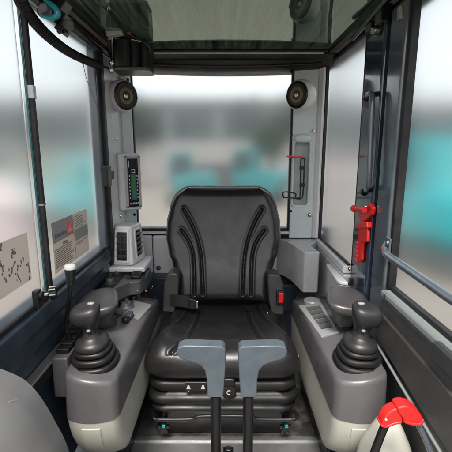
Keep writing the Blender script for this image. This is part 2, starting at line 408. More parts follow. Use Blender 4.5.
# control box with green display
cb = thing('control_box', 'grey control box with narrow green display on the left rear pillar', 'control box', P(129, 182, Y=1.75))
yaw = Matrix.Rotation(radians(36), 3, 'Z')
cc = P(130.5, 182, Y=1.745); ctr = cc + yaw @ Vector((0, .03, 0))
zt, zb = P(130, 153, Y=1.73).z, P(130, 211, Y=1.73).z
hh = (zt - zb) / 2; ctr.z = (zt + zb) / 2
def L(x, y, z): return ctr + yaw @ Vector((x, y, z))
b = MB(); b.box(ctr, (.106, .06, hh*2), yaw); b.build('housing', M_trim, cb, bev=.012, seg=4)
b = MB(); b.box(L(.012, -.0305, 0), (.078, .004, hh*2-.024), yaw); b.build('face_plate', M_trimd, cb, bev=.002)
b = MB(); b.box(L(.012, -.033, -.004), (.050, .003, hh*2*.84), yaw); b.build('display_panel', M_screenb, cb, bev=.001)
b = MB(); b.box(L(.013, -.0345, -.022), (.026, .002, .118), yaw); b.build('display_frame', M_lcdf, cb)
b = MB(); b.box(L(.013, -.0357, -.022), (.015, .0016, .104), yaw); b.build('display', M_lcd, cb)
b = MB(); b.box(L(.018, -.0347, .082), (.028, .004, .044), yaw); b.build('socket', M_black, cb, bev=.002)
b = MB(); b.box(L(.014, -.0345, .050), (.017, .0012, .016), yaw); b.build('button', M_trim, cb, bev=.0004)
b = MB(); b.box(L(.014, -.0353, .050), (.010, .0012, .009), yaw); b.build('button', M_screenb, cb)
b = MB()
for i in range(7):
    for x in (-.006, .031): b.box(L(x, -.0347, .028 - i*.0165), (.004, .0008, .007), yaw)
b.box(L(-.006, -.0347, .082), (.003, .0008, .03), yaw)
for i in range(4): b.box(L(.006 + i*.008, -.0347, -.098), (.0045, .0008, .008), yaw)
b.build('printed_marks', M_trim, cb)
b = MB(); b.box(L(-.005, -.0347, -.098), (.007, .0009, .009), yaw); b.build('power_mark', M_redink, cb)
for x in (-.019, .043):
    for z in (hh-.017, -hh+.017): screw(cb, L(x, -.0325, z), yaw @ Vector((0, -1, 0)), .004, M_teal)

# ------------------------------------------------------------------ left vent tower and switch shelf
vt = thing('air_vent_tower', 'pale grey air vent tower with two louvred outlets left of the seat', 'air vent', (-.43, 1.65, .60))
def ring(pts, z): return [Vector((x, y, z)) for x, y in pts]
base = [(-.492, 1.575), (-.400, 1.565), (-.372, 1.70), (-.492, 1.72)]
top = [(-.480, 1.605), (-.408, 1.597), (-.384, 1.70), (-.480, 1.71)]
b = MB(); b.loft([ring(base, .612), ring(top, .778)]); b.build('tower', M_trim, vt, bev=.010, seg=4)
b = MB(); b.span(-.50, -.345, 1.545, 1.74, .588, .611); b.build('flange', M_trim, vt, bev=.008)
def louvre(c, ux, uz, w, h, n):
    ux = Vector(ux).normalized(); uz = Vector(uz).normalized(); un = ux.cross(uz).normalized()
    R = Matrix((ux, un * -1, uz)).transposed(); c = Vector(c)
    fr = MB(); fr.box(c + un*.001, (w, .006, h), R); fr = fr.build('outlet_frame', M_trim, vt, bev=.004)
    q = MB(); q.box(c + un*.0035, (w*.70, .004, h*.86), R); q.build('outlet', M_black, fr, bev=.001)
    q = MB()
    for i in range(n):
        z = (i - (n-1)/2) * h*.80/n
        q.box(c + un*.008 + uz*z, (w*.66, .008, .0105), R @ Matrix.Rotation(radians(35), 3, 'X'))
    q.box(c + un*.0105, (.004, .005, h*.78), R)
    q.build('louvre', M_plastd, fr, bev=.001)
fc = (Vector((-.446, 1.570, .612)) + Vector((-.444, 1.601, .778))) / 2
louvre(fc + Vector((-.002, -.001, -.001)), (1, -.11, 0), (0, .185, 1), .064, .142, 4)
sc_ = (Vector((-.386, 1.6325, .612)) + Vector((-.396, 1.6485, .778))) / 2
louvre(sc_ + Vector((.0, 0, .003)), (.2, 1, 0), (-.06, .09, 1), .066, .130, 5)

sh = thing('switch_shelf', 'grey shelf below the vent tower with two black knobs and a rocker switch', 'switch panel', (-.42, 1.5, .5))
b = MB(); b.prism([Vector((-.4915, 1.375, .512)), Vector((-.436, 1.382, .512)), Vector((-.419, 1.43, .512)), Vector((-.395, 1.472, .512)), Vector((-.354, 1.490, .512)), Vector((-.338, 1.54, .512)), Vector((-.338, 1.66, .512)), Vector((-.4915, 1.66, .512))], (0, 0, .064))
b.build('shelf_body', M_plast, sh, bev=.009, seg=4)
b = MB(); b.box((-.461, 1.465, .578), (.050, .165, .006)); b.build('knob_plate', M_black, sh, bev=.002)
for (px, py) in ((110.2, 283.8), (117, 273.5)):
    c = P(px, py, Z=.580)
    b = MB(); b.lathe([(.0195, 0), (.0195, .004), (.016, .006), (.0155, .022), (.013, .025), (.0001, .0255)], c, (0, 0, 1), 24); k = b.build('knob', M_plastd, sh)
    b = MB(); b.box(c + Vector((0, -.006, .0258)), (.003, .014, .001)); b.build('pointer_line', M_plast, k)
b = MB(); b.box(P(136.5, 275.5, Z=.579), (.070, .062, .006)); b.build('switch_plate', M_black, sh, bev=.002)
b = MB(); c = P(136.5, 275, Z=.587); b.sell(c, (.022, .024, .009), .6, .5, Matrix.Rotation(radians(14), 3, 'X')); b.build('rocker_switch', M_black, sh)
for (px, py) in ((130.5, 281), (137.5, 289), (146, 289)):
    screw(sh, P(px, py+2, Y=1.455 if px < 134 else 1.482 if px < 140 else 1.50), (.3, -1, 0), .0035, M_brass)

# rear trim panels
t = thing('back_cladding', 'pale grey trim panel behind the left edge of the seat back', 'cladding', (-.3, 1.9, .45), 'cladding pieces below the rear window')
b = MB(); b.span(-.372, -.222, 1.868, 1.905, .475, .674); b.build('panel', M_trim, t, bev=.010, seg=4)
b = MB(); b.span(-.445, -.376, 1.875, 1.905, .475, .674); b.build('panel', M_trim, t, bev=.008, seg=4)
screw(t, P(158.5, 268, Y=1.868), (0, -1, 0), .010, M_plast)
t = thing('back_cladding', 'wide pale grey trim panel behind the lower seat back', 'cladding', (0, 1.9, .45), 'cladding pieces below the rear window')
b = MB(); b.span(-.218, .262, 1.875, 1.905, .475, .674); b.build('panel', M_trim, t, bev=.010, seg=4)

# ------------------------------------------------------------------ right corner pillar
prt = thing('corner_pillar', 'broad right rear pillar in pale grey with a niche holding a wire holder', 'pillar', (.4, 1.9, .6))
# front plate with recess: outer outline ring to niche ring at fixed height
x0, x1 = P(290, 150, Y=1.895).x, P(311, 150, Y=1.895).x
xa, xb = .323, .492
nz0, nz1 = P(300, 206, Y=1.90).z, P(300, 141, Y=1.90).z
nx0, nx1 = P(291.5, 170, Y=1.895).x + .006, P(309.5, 170, Y=1.895).x
b = MB()
b.span(xa, nx0, 1.893, 1.99, .66, 1.50); b.span(nx1, .436, 1.893, 1.99, .66, 1.50)
b.span(nx0, nx1, 1.893, 1.99, .66, nz0); b.span(nx0, nx1, 1.893, 1.99, nz1, 1.50)
b.build('pillar_body', M_trimg, prt)
b = MB(); b.span(nx0-.002, nx1+.002, 1.945, 1.98, nz0-.003, nz1+.003); b.build('niche_back', M_trimg, prt, bev=.003)
# rounded rim round the niche
def frame_loop(x0, x1, z0, z1, r, y, n=5):
    out = []
    for (cx, cz, a) in ((x1-r, z0+r, -90), (x1-r, z1-r, 0), (x0+r, z1-r, 90), (x0+r, z0+r, 180)):
        for i in range(n+1):
            q = radians(a + 90*i/n); out.append(Vector((cx + r*cos(q), y, cz + r*sin(q))))
    return out
b = MB(); b.tube(frame_loop(nx0, nx1, nz0, nz1, .018, 1.893), .006, 10, closed=True); b.build('niche_rim', M_trimg, prt)
b = MB(); b.sell(((nx0+nx1)/2, 1.897, nz1+.012), ((nx1-nx0)/2, .020, .020), .6, .5); b.build('niche_hood', M_trimg, prt)
b = MB(); b.prism([Vector((.436, 1.890, .66)), Vector((.456, 1.872, .66)), Vector((.466, 1.876, .66)), Vector((.50, 1.99, .66)), Vector((.436, 1.99, .66))], (0, 0, .84)); b.build('side_flange', M_trim, prt, bev=.006)
for (px, py) in ((318, 63), (315.5, 131), (311.5, 215)):
    screw(prt, P(px-2, py, Y=1.878), (-.6, -.8, 0), .008, M_steel)
for (px, py) in ((289.5, 72), (289.7, 135), (289, 211)):
    screw(prt, P(px+2, py, Y=1.892), (0, -1, 0), .005, M_blackm)

wh = thing('wire_holder', 'black wire cup holder with red tip in the niche of the right pillar', 'wire holder', P(303, 178, Y=1.90))
Yw = 1.885
b = MB()
W = lambda px, py, dy=0: P(px, py, Y=Yw+dy)
b.tube(smooth_path([W(304.8, 158.5), W(301.2, 159), W(300.8, 165), W(300.2, 196), W(299.8, 198.5)], 6), .0034, 8)
b.tube(smooth_path([W(304.8, 158.5), W(304.2, 170), W(303, 194), W(301, 198.5), W(296, 198.5)], 6), .0034, 8)
b.tube(smooth_path([W(300, 197.8), W(295.5, 197.5, -.01), W(295.2, 193.5, -.02), W(284, 192, -.10), W(283.4, 197, -.10), W(287, 197.6, -.07), W(295.5, 198.3, -.01)], 6), .0034, 8)
b.build('wire_frame', M_blackm, wh)
for py in (168, 185): b = MB(); b.box(W(302.2, py, -.004), (.026, .010, .018)); b.build('clip', M_black, wh, bev=.002)
b = MB(); b.tube([W(304.6, 157.6), W(298, 157, -.01), W(287, 156.4, -.03)], [.0045, .0055, .0042], 10); b.build('red_tip', M_red, wh)

# right rear trim block under the pillar
t = thing('trim_box', 'grey boxy trim cover in the right rear corner beside the seat', 'trim cover', (.38, 1.75, .46))
plan = [(.262, 1.90), (.300, 1.855), (.322, 1.78), (.346, 1.64), (.352, 1.630), (.412, 1.630), (.419, 1.64), (.402, 1.78), (.455, 1.84), (.47, 1.90)]
b = MB(); b.loft([ring(plan, .465), ring(plan, .655)]); b.build('cover', M_trimd, t, bev=.006, seg=3)
screw(t, P(294, 276, Y=1.80) + Vector((-.004, 0, 0)), (-1, -.3, 0), .009, M_plast)
b = MB(); b.span(.452, .50, 1.40, 1.90, .28, .628); b.build('side_cover', M_trimd, t, bev=.010)

# right rear side window
sw = thing('side_window', 'right rear side window between the grey pillar and the navy post', 'window', (.5, 1.6, .66))
b = MB(); b.span(.484, .489, 1.40, 1.895, .655, 1.50); b.build('pane', M_glass, sw, flat=True)
b = MB(); b.span(.468, .483, 1.876, 1.890, .66, 1.49); b.span(.470, .483, 1.41, 1.875, .662, .670); b.build('seal', M_seal, sw, bev=.003)
b = MB(); b.span(.454, .490, 1.41, 1.875, .629, .661); b.build('sill', M_trim, sw, bev=.006)
screw(sw, P(313, 243.5, X=.453) , (-1, 0, .0), .007, M_brass); screw(sw, P(350, 269, X=.4535), (-1, 0, 0), .007, M_brass)
sb = thing('storage_pocket', 'small grey ledge pocket on the trim under the right rear side window', 'storage pocket', (.44, 1.44, .5))
b = MB(); b.prism([Vector((.4515, 1.335, .49)), Vector((.426, 1.345, .49)), Vector((.421, 1.36, .49)), Vector((.432, 1.56, .49)), Vector((.4515, 1.57, .49))], (0, 0, .118)); b.build('pocket', M_trimd, sb, bev=.006)
b = MB(); b.prism([Vector((.4515, 1.333, .609)), Vector((.424, 1.343, .609)), Vector((.418, 1.36, .609)), Vector((.430, 1.565, .609)), Vector((.4515, 1.575, .609))], (0, 0, .012)); b.build('lid', M_trim, sb, bev=.003)
b = MB(); b.box(P(351, 282, Y=1.336) , (.016, .016, .03)); b.build('catch', M_black, sb, bev=.003)

# ------------------------------------------------------------------ right door post with handle, hammer
post = thing('door_post', 'glossy navy post carrying the grab handle and red hammer', 'post', (.5, 1.3, 0))
b = MB(); b.span(.482, .57, 1.245, 1.405, 0, 1.515); b.build('post_body', M_navy, post, bev=.010, seg=4)
b = MB(); b.span(.484, .500, 1.4055, 1.415, .60, 1.49); b.build('rear_seal', M_seal, post, bev=.002)
b = MB(); b.span(.500, .56, 1.205, 1.244, 0, 1.50); b.build('front_seal', M_seal, post, bev=.006)
for (px, py) in ((375, 30),):
    c = P(px, py, X=.478)
    b = MB(); b.lathe([(.018, -.004), (.018, .004), (.012, .005), (.012, .010), (.0001, .011)], c, (-1, -.1, 0), 20); b.build('bolt', M_steel, post)
    b = MB(); b.lathe([(.0001, -.004), (.026, -.004), (.026, -.001), (.0001, -.001)], c + Vector((-.001, -.03, 0)), (-1, 0, 0), 20); b.build('washer', M_blackm, post)
b = MB()
c = P(383, 14, X=.47); b.box(c, (.03, .05, .05)); b.box(c + Vector((-.004, .08, -.012)), (.022, .05, .02)); b.tube([c + Vector((-.02, -.20, .028)), c + Vector((-.012, .24, -.005))], .009, 10)
b.build('hinge_bracket', M_blackm, post, bev=.004)
b = MB(); b.lathe([(.0001, -.018), (.012, -.018), (.012, .018), (.0001, .018)], P(402, 14, X=.48), (0, .2, 1), 18); b.build('hinge_pin', M_steel, post)
gh = thing('grab_handle', 'slim vertical grab handle bolted to the navy door post', 'grab handle', P(368, 190, X=.48))
t0, t1 = P(371.5, 96, X=.455), P(368, 187, X=.455)
pts = smooth_path([P(366.5, 97, X=.482), P(368, 94.5, X=.470), P(371, 94, X=.457), P(372.2, 100, X=.452), P(370.6, 140, X=.452), P(368.8, 182, X=.452), P(367.5, 188, X=.46), P(365.5, 191, X=.482)], 8)
b = MB(); b.tube(pts, .0085, 14); b.build('tube', M_frame, gh)
for (px, py) in ((366, 97.5), (364.2, 192)):
    b = MB(); b.lathe([(.015, 0), (.015, .004), (.010, .006), (.010, .011), (.0001, .012)], P(px, py, X=.4815), (-1, 0, 0), 18); b.build('end_bolt', M_blackm, gh)

hm = thing('emergency_hammer', 'red emergency hammer clipped to the navy door post', 'hammer', P(360, 235, X=.47))
HX = .466
def prism_x(mb, pxs, X, d): mb.prism([P(x, y, X=X) for x, y in pxs], (d, 0, 0))
b = MB()
prism_x(b, [(359, 226), (360.5, 222), (365.5, 222), (367, 232), (366.8, 242), (362.8, 243), (361.5, 250), (361, 260), (359.2, 262), (355.4, 261), (355.8, 250), (356.8, 243), (357.5, 240), (357.2, 235)], HX+.001, .012)
b.build('handle', M_red, hm, bev=.005)
b = MB()
for i in range(5):
    c = P(358.8 - i*.36, 243.5 + i*4.1, X=HX+.006); b.lathe([(.0001, -.014), (.0075, -.014), (.0088, 0), (.0075, .014), (.0001, .014)], c, (0.05, 0.9, .0), 14)
b.build('finger_grip', M_red, hm)
b = MB(); prism_x(b, [(357, 212), (366, 203.5), (370, 203.5), (372.3, 208), (371, 214.5), (366, 220), (361, 224), (359, 218)], HX+.002, .014); b.build('holder_top', M_red, hm, bev=.004)
b = MB(); prism_x(b, [(355.8, 223), (366.4, 221.5), (366.8, 228), (356.2, 229)], HX-.004, .020); b.build('holder_clip', M_red, hm, bev=.004)
a0, a1 = P(354.2, 208.5, X=HX-.012), P(364.5, 210, X=HX-.012)
dd = (a1 - a0)
b = MB(); b.tube([a0, a0 + dd*.12, a0 + dd*.121, a1], [.0135, .0135, .0095, .0095], 16); b.build('head', M_red, hm)
screw(hm, P(366.5, 206.5, X=HX-.005), (-1, 0, 0), .005)

# ------------------------------------------------------------------ right door
dr = thing('door', 'right cab door with charcoal lower panel, tall window and grab rail', 'door', (.5, .9, 0))
b = MB(); b.span(.478, .52, 1.098, 1.198, .02, 1.50); b.build('hinge_stile', M_frame, dr, bev=.008)
b = MB(); b.span(.486, .510, 1.079, 1.0975, .69, 1.50); b.build('window_seal', M_seal, dr, bev=.004)
b = MB(); b.prism([Vector((.508, y, z)) for y, z in ((.70, .68), (1.09, .68), (1.09, 1.49), (.862, 1.49))], (.005, 0, 0)); b.build('pane', M_glass, dr, flat=True)
b = MB(); b.span(.464, .520, .50, 1.080, .672, .690); b.build('ledge', M_ledge, dr, bev=.005)
b = MB(); b.span(.488, .507, .50, 1.0785, .6905, .703); b.build('glass_seal', M_seal, dr, bev=.003)
# inner panel with rounded front corner, moulded line
def yz(x, pts): return [Vector((x, y, z)) for y, z in pts]
b = MB(); b.prism(yz(.470, [(1.085, .520), (1.085, .669), (.50, .669), (.50, .43)]), (.045, 0, 0)); b.build('upper_panel', M_dkpanel, dr, bev=.012, seg=4)
b = MB(); b.prism(yz(.4625, [(1.075, .530), (1.075, .622), (.52, .600), (.52, .46)]), (.012, 0, 0)); b.build('raised_panel', M_dkpanel, dr, bev=.008, seg=4)
b = MB(); b.tube([(.466, 1.08, .512), (.466, .50, .425)], .0045, 10); b.build('edge_bead', M_ledge, dr)
b = MB(); b.prism(yz(.490, [(1.085, .02), (1.085, .508), (.50, .42), (.50, .02)]), (.03, 0, 0)); b.build('lower_panel', M_dkpanel, dr, bev=.006)
screw(dr, P(386, 296, X=.469), (-1, 0, 0), .008, M_brass)
b = MB(); b.box(P(447, 360, X=.462), (.02, .09, .045)); b.build('pull_catch', M_plastd, dr, bev=.008)
rail = smooth_path([Vector((.495, 1.10, .845)), P(385.5, 247, X=.478), P(385.3, 252, X=.462), P(388, 255.5, X=.452), P(400, 264, X=.452), P(430, 284.5, X=.452), P(452, 299.5, X=.452), P(500, 330, X=.452)], 8)
b = MB(); b.tube(rail, .0108, 16); rl = b.build('grab_rail', M_frame, dr)
b = MB(); b.box(P(388, 246, X=.478), (.006, .03, .05)); b.build('rail_mount', M_frame, rl, bev=.002)
screw(rl, P(388, 243, X=.4745), (-1, 0, 0), .007, M_frame)
b = MB(); c = P(409.5, 77, X=.506); b.box(c, (.006, .020, .13)); b.build('strike_plate', M_trimg, dr, bev=.002)
screw(dr, P(409.5, 68, X=.502), (-1, 0, 0), .004); screw(dr, P(409, 85, X=.502), (-1, 0, 0), .004)

# ================================================================== SEAT
seat = thing('operator_seat', 'black operator seat with ribbed back on a folded suspension bellows', 'seat', (0, 1.45, 0))
SX = -.012
def polyd(p, pl):
    A, AB, L2 = pl
    q = np.array((p[0], p[1])) - A
    t = np.clip((q * AB).sum(1) / L2, 0, 1)
    r = q - AB * t[:, None]
    return math.sqrt((r * r).sum(1).min())
def segs(pl):
    a = np.array([(v[0], v[1]) for v in pl]); ab = a[1:] - a[:-1]
    return a[:-1], ab, np.maximum((ab * ab).sum(1), 1e-12)
def catm2(pts, n=8): return [v.to_2d() for v in smooth_path([Vector((p[0], p[1], 0)) for p in pts], n)]
def bp(px, py):      # back plane
    y = 1.62
    for _ in range(6):
        q = P(px, py, Y=y); y = 1.615 + (q.z - .43) * .36
    return Vector((q.x, q.z))
g_in = [(184, 209), (190.5, 221), (196.5, 236), (200.4, 252), (202, 268), (203, 293)]
g_out = [(181.5, 229.5), (187.5, 238), (192.5, 250), (194.5, 268), (194.8, 293)]
grooves = []
for g in (g_in, g_out):
    grooves.append(segs(catm2([bp(*p) for p in g])))
    grooves.append(segs(catm2([bp(445.5 - p[0], p[1]) for p in g])))
zt = bp(224, 187.5).y; zb = .425
def half_w(z):
    t = (z - zb) / (zt - zb)
    ks = [(0, .205), (.10, .208), (.22, .214), (.32, .232), (.42, .252), (.55, .264), (.68, .262), (.80, .250), (.90, .236), (1.0, .226)]
    for (a, wa), (c, wc) in zip(ks, ks[1:]):
        if t <= c:
            f = max(0, (t-a)/(c-a)); f = f*f*(3-2*f); w = wa + (wc-wa)*f; break
    else: w = ks[-1][1]
    R = .075
    d = zt - z
    if d < R: w = w - R + math.sqrt(max(0, R*R - (R-d)**2))
    d = z - zb
    if d < .03: w = w - .03 + math.sqrt(max(0, .03**2 - (.03-d)**2))
    return w
b = MB(); NU, NV = 250, 200
rows = []
sgn = lambda a, e: math.copysign(abs(a) ** e, a)
zs = [zb + (zt-zb) * (0.5 - 0.5*cos(pi*j/NV)) for j in range(NV+1)]
for z in zs:
    w = half_w(z); row = []
    t = (z - zb) / (zt - zb)
    edge = min(1, (zt - z)/.05); eb = min(1, (z-zb)/.04)
    for i in range(NU+1):
        s = -1 + 2*i/NU; s = sin(s*pi/2) * .35 + s * .65
        x = SX + s * w
        th = .075
        e = min((1-abs(s))*w, (zt - z)*1.0 + .0, (z - zb))
        R = .045
        d = max(0, R - e)
        y = 1.615 + (z - .43)*.36 + .06 - th*0.8
        y += (R - math.sqrt(max(0, R*R - d*d)))
        y += -.020*math.exp(-((t-.22)/.22)**2) * (1 - s*s*.6) + .030*abs(s)**2*-.9*(t < 2) + .006*math.sin(t*5)
        p2 = Vector((x, z))
        if e > .006 and t > .0:
            for g in grooves:
                dd = polyd(p2, g)
                if dd < .03:
                    y += .0095*math.exp(-(dd/.0052)**2) - .0035*math.exp(-((dd-.012)/.006)**2)
        row.append(Vector((x, y, z)))
    rows.append(row)
for a, c in zip(rows, rows[1:]):
    pass
V = [[b.bm.verts.new(p) for p in r] for r in rows]
for j in range(NV):
    for i in range(NU): b._f((V[j][i], V[j][i+1], V[j+1][i+1], V[j+1][i]))
def skirt(mb, loop, off):
    nl = [mb.bm.verts.new(v.co + off) for v in loop]
    for i in range(len(loop)): mb._f((loop[i], loop[(i+1) % len(loop)], nl[(i+1) % len(nl)], nl[i]))
    mb._f(nl)
loop = V[0] + [V[j][NU] for j in range(1, NV+1)] + list(reversed(V[NV][:-1])) + [V[j][0] for j in range(NV-1, 0, -1)]
skirt(b, loop, Vector((0, .012, 0)))
back = b.build('backrest', M_leather, seat, angle=60)
# shell behind with a thin pale welt round the edge
pts = []
for j in range(0, NV+1, 3): pts.append((half_w(zs[j]), zs[j]))
def by(z): return 1.615 + (z-.43)*.36 + .062
welt = [Vector((SX + w*1.0 + .004, by(z) - .012, z)) for w, z in pts] + [Vector((SX - w*1.0 - .004, by(z) - .012, z)) for w, z in reversed(pts)]
outl = [Vector((SX + (w+.006), by(z), z)) for w, z in pts] + [Vector((SX - (w+.006), by(z), z)) for w, z in reversed(pts)]
inn = [Vector((SX + (w*.93), by(z) + .05, z)) for w, z in pts] + [Vector((SX - (w*.93), by(z) + .05, z)) for w, z in reversed(pts)]
b = MB(); b.loft([outl, inn]); b.build('back_shell', M_plast, seat, angle=50)
b = MB(); b.tube(welt, .0042, 8, closed=True); b.build('welt', M_plast, back)

# cushion
def cp(px, py): q = P(px, py, Z=.405); return Vector((q.x, q.y))
cg = [[(190.5, 304), (186, 314), (177, 325), (163, 334)], [(200, 306), (196, 322), (188, 337), (171, 347)]]
cgr = []
for g in cg:
    cgr.append(segs(catm2([cp(*p) for p in g]))); cgr.append(segs(catm2([cp(447 - p[0], p[1]) for p in g])))
path = smooth_path([Vector((0, 1.70, .395)), Vector((0, 1.64, .405)), Vector((0, 1.50, .402)), Vector((0, 1.38, .412)), Vector((0, 1.30, .405)), Vector((0, 1.250, .375)), Vector((0, 1.232, .335)), Vector((0, 1.238, .295)), Vector((0, 1.262, .272))], 14)
wk = [(0, .235), (.25, .252), (.5, .278), (.7, .288), (.85, .290), (1, .278)]
def lerpk(ks, t):
    for (a, va), (c, vc) in zip(ks, ks[1:]):
        if t <= c: f = (t-a)/(c-a); f = f*f*(3-2*f); return va + (vc-va)*f
    return ks[-1][1]
b = MB(); NU = 220; rows = []
for j, p in enumerate(path):
    t = j/(len(path)-1); w = lerpk(wk, t)
    a = path[max(0, j-1)]; c = path[min(len(path)-1, j+1)]; tg = (c-a).normalized(); nm = Vector((0, tg.z, -tg.y))
    if nm.z < 0 and t < .5: nm = -nm
    if t >= .5 and nm.y > 0 and nm.z < .2: nm = -nm
    row = []
    front = max(0, min(1, (t-.55)/.2))
    for i in range(NU+1):
        th = -pi/2 + pi*i/NU
        th = th*(1-.25) + .25*(pi/2)*math.copysign(abs(th/(pi/2))**2, th)
        f = sgn(sin(th), 2/4.6); h = abs(cos(th))**(2/4.6)
        thick = .085
        x = SX + w*f
        q = Vector((x, 0, 0)) + p + nm*(thick*(h-1))
        s = f
        dip = -.010*(1-min(1, abs(s)/.62)**2) + .010*math.exp(-((abs(s)-.80)/.16)**2)
        q += nm*dip*(1-front*.8)
        if t < .62:
            p2 = Vector((x, p.y))
            for g in cgr:
                dd = polyd(p2, g)
                if dd < .04: q += nm*(-.0085*math.exp(-(dd/.0046)**2) + .0028*math.exp(-((dd-.013)/.007)**2))
        row.append(q)
    rows.append(row)
V = [[b.bm.verts.new(p) for p in r] for r in rows]
for j in range(len(V)-1):
    for i in range(NU): b._f((V[j][i], V[j][i+1], V[j+1][i+1], V[j+1][i]))
cush = b.build('cushion', M_leather, seat, angle=60)
C3 = np.array([[(q.x, q.y, q.z) for q in r] for r in rows[:int(len(rows)*.62)]]).reshape(-1, 3)
b = MB()
for g in cg:
    for mir in (0, 1):
        c_ = catm2([cp(447 - p[0], p[1]) if mir else cp(*p) for p in g], 12)
        acc = 0
        for a, d in zip(c_, c_[1:]):
            acc += (d - a).length
            if acc < .0085: continue
            acc = 0; tg = (d - a).normalized(); nn = Vector((-tg.y, tg.x)) * (.0125 if mir else -.0125)
            p = a + nn; k = ((C3[:, 0] - p.x)**2 + (C3[:, 1] - p.y)**2).argmin()
            b.box(Vector(C3[k]) + Vector((0, 0, .0004)), (.0014, .0052, .0014), Matrix.Rotation(math.atan2(tg.y, tg.x) - pi/2, 3, 'Z'))
st = b.build('stitching', M_thread, cush, flat=True)
for p_ in [0]:
    b = MB(); b.loft([rrect(.270, .20, .05, SX, 1.47, .270), rrect(.275, .205, .05, SX, 1.47, .33)]); b.build('cushion_pan', M_black, seat)

# bellows
b = MB(); prof = [(.262, -.014), (.258, -.004), (.250, .002), (.232, .003), (.223, -.002), (.216, -.016), (.210, -.016), (.204, .0), (.196, .009), (.180, .010), (.172, .004), (.166, -.012), (.160, -.012), (.154, -.002), (.147, .004), (.138, .002), (.132, -.008)]
b.loft([rrect(.276+o, .200+o, .06, SX, 1.462, z, 8) for z, o in prof]); b.build('bellows', M_rubber, seat, angle=70)
b = MB(); b.loft([rrect(.25, .17, .02, SX, 1.485, .005), rrect(.25, .17, .02, SX, 1.485, .128)]); b.build('base_frame', M_rubber, seat)
Yb = 1.228
pb = lambda px, py, y=Yb: P(px, py, Y=y)
b = MB(); b.tube(smooth_path([pb(155, 411, 1.30), pb(152.5, 415, 1.26), pb(154, 418.5), pb(161, 419.5), pb(190, 419.2), pb(200, 416.5), pb(224, 416), pb(250, 416.5), pb(259, 419.2), pb(288, 419.5), pb(295, 418.5), pb(297, 415, 1.26), pb(294, 411, 1.30)], 8), .0068, 12)
b.build('slide_bar', M_black, seat)
for px in (163.5, 285.5):
    c = P(px, 428, Y=1.255)
    b = MB(); b.lathe([(.0001, -.012), (.012, -.012), (.014, 0), (.012, .010), (.0001, .011)], c, (0, -1, .2), 16)
    for i in range(5):
        a = 2*pi*i/5 + .3; b.lathe([(.0001, -.010), (.006, -.010), (.0065, .006), (.0001, .008)], c + Vector((.0165*cos(a), 0, .0165*sin(a))), (0, -1, .2), 10)
    k = b.build('star_knob', M_black, seat)
    b = MB(); b.box(c + Vector((.002, -.010, .016)), (.013, .008, .013)); b.build('teal_tab', M_teal, k, bev=.002)
    b = MB(); b.tube([c, c + Vector((0, .115, .0))], .007, 10); b.build('knob_stem', M_blackm, k)
# little panel with two marks, and a dial
pc = P(195.5, 386, Y=1.252)
b = MB(); b.box(pc, (.078, .010, .036)); pn = b.build('weight_panel', M_black, seat, bev=.002)
b = MB()
for px in (188.5, 203):
    c = P(px, 387.5, Y=1.2462); b.prism([c + Vector((-.008, 0, -.007)), c + Vector((.008, 0, -.007)), c + Vector((.003, 0, .008)), c + Vector((-.003, 0, .008))], (0, .002, 0))
b.build('white_mark', M_trimd, pn)
b = MB(); b.lathe([(.0001, 0), (.003, 0), (.003, .001), (.0001, .001)], P(188.5, 391.3, Y=1.2468), (0, -1, 0), 12); b.build('red_dot', M_redink, pn)
dc = P(229, 391, Y=1.25)
b = MB(); b.lathe([(.024, -.008), (.026, .004), (.022, .008), (.0001, .009)], dc, (0, -1, .1), 28); dl_ = b.build('dial', M_black, seat)
b = MB(); b.tube(arc(dc + Vector((0, -.0095, 0)), .0075, 50, 290, 14), .0018, 6); b.build('dial_mark', M_trimd, dl_)
b = MB(); b.sell(P(229, 381.5, Y=1.25), (.022, .012, .016), .5, .5); b.build('dial_cover', M_black, seat)
# hip brackets, belt, buckle
for s, pxs in ((-1, [(162.5, 312), (164, 283), (166.5, 276), (171, 273), (177.5, 273.5), (178.5, 280), (177.5, 300), (174, 313)]),
               (1, [(284, 315), (283.5, 284), (281, 277.5), (277, 275), (268.5, 274), (267.8, 280), (269, 300), (272, 315)])):
    b = MB(); b.prism([P(x, y, Y=1.575) for x, y in pxs], (0, .09, 0)); hb = b.build('hip_bracket', M_plastd, seat, bev=.008, seg=4)
bk = P(280, 297.3, Y=1.568)
b = MB(); b.box(bk, (.034, .02, .062)); bu = b.build('buckle', M_black, seat, bev=.004)
b = MB(); b.box(bk + Vector((.003, -.011, .002)), (.022, .008, .046)); b.build('release_button', M_red, bu, bev=.003)
b = MB(); b.tube([P(267.5, 313, Y=1.56), P(267.5, 313, Y=1.545)], .0035, 10); b.build('belt_bolt', M_brass, bu)
b = MB(); wpts = [P(168, 300, Y=1.585), P(176, 300.5, Y=1.56), P(186, 301.5, Y=1.545), P(193, 304, Y=1.54)]
pth = smooth_path(wpts, 6)
b.loft([[p + Vector((0, -.003, -.026)), p + Vector((0, .003, -.026)), p + Vector((0, .004, .026)), p + Vector((0, -.003, .026))] for p in pth])
sb_ = b.build('seat_belt', M_webbing, seat)
c = P(192.5, 304, Y=1.53)
b = MB(); b.box(c, (.032, .012, .046), Matrix.Rotation(radians(8), 3, 'Y')); b.build('belt_tongue', M_blackm, sb_, bev=.004)
b = MB(); b.box(c + Vector((.018, 0, -.004)), (.012, .004, .03)); b.build('belt_plate', M_steel, sb_, bev=.001)

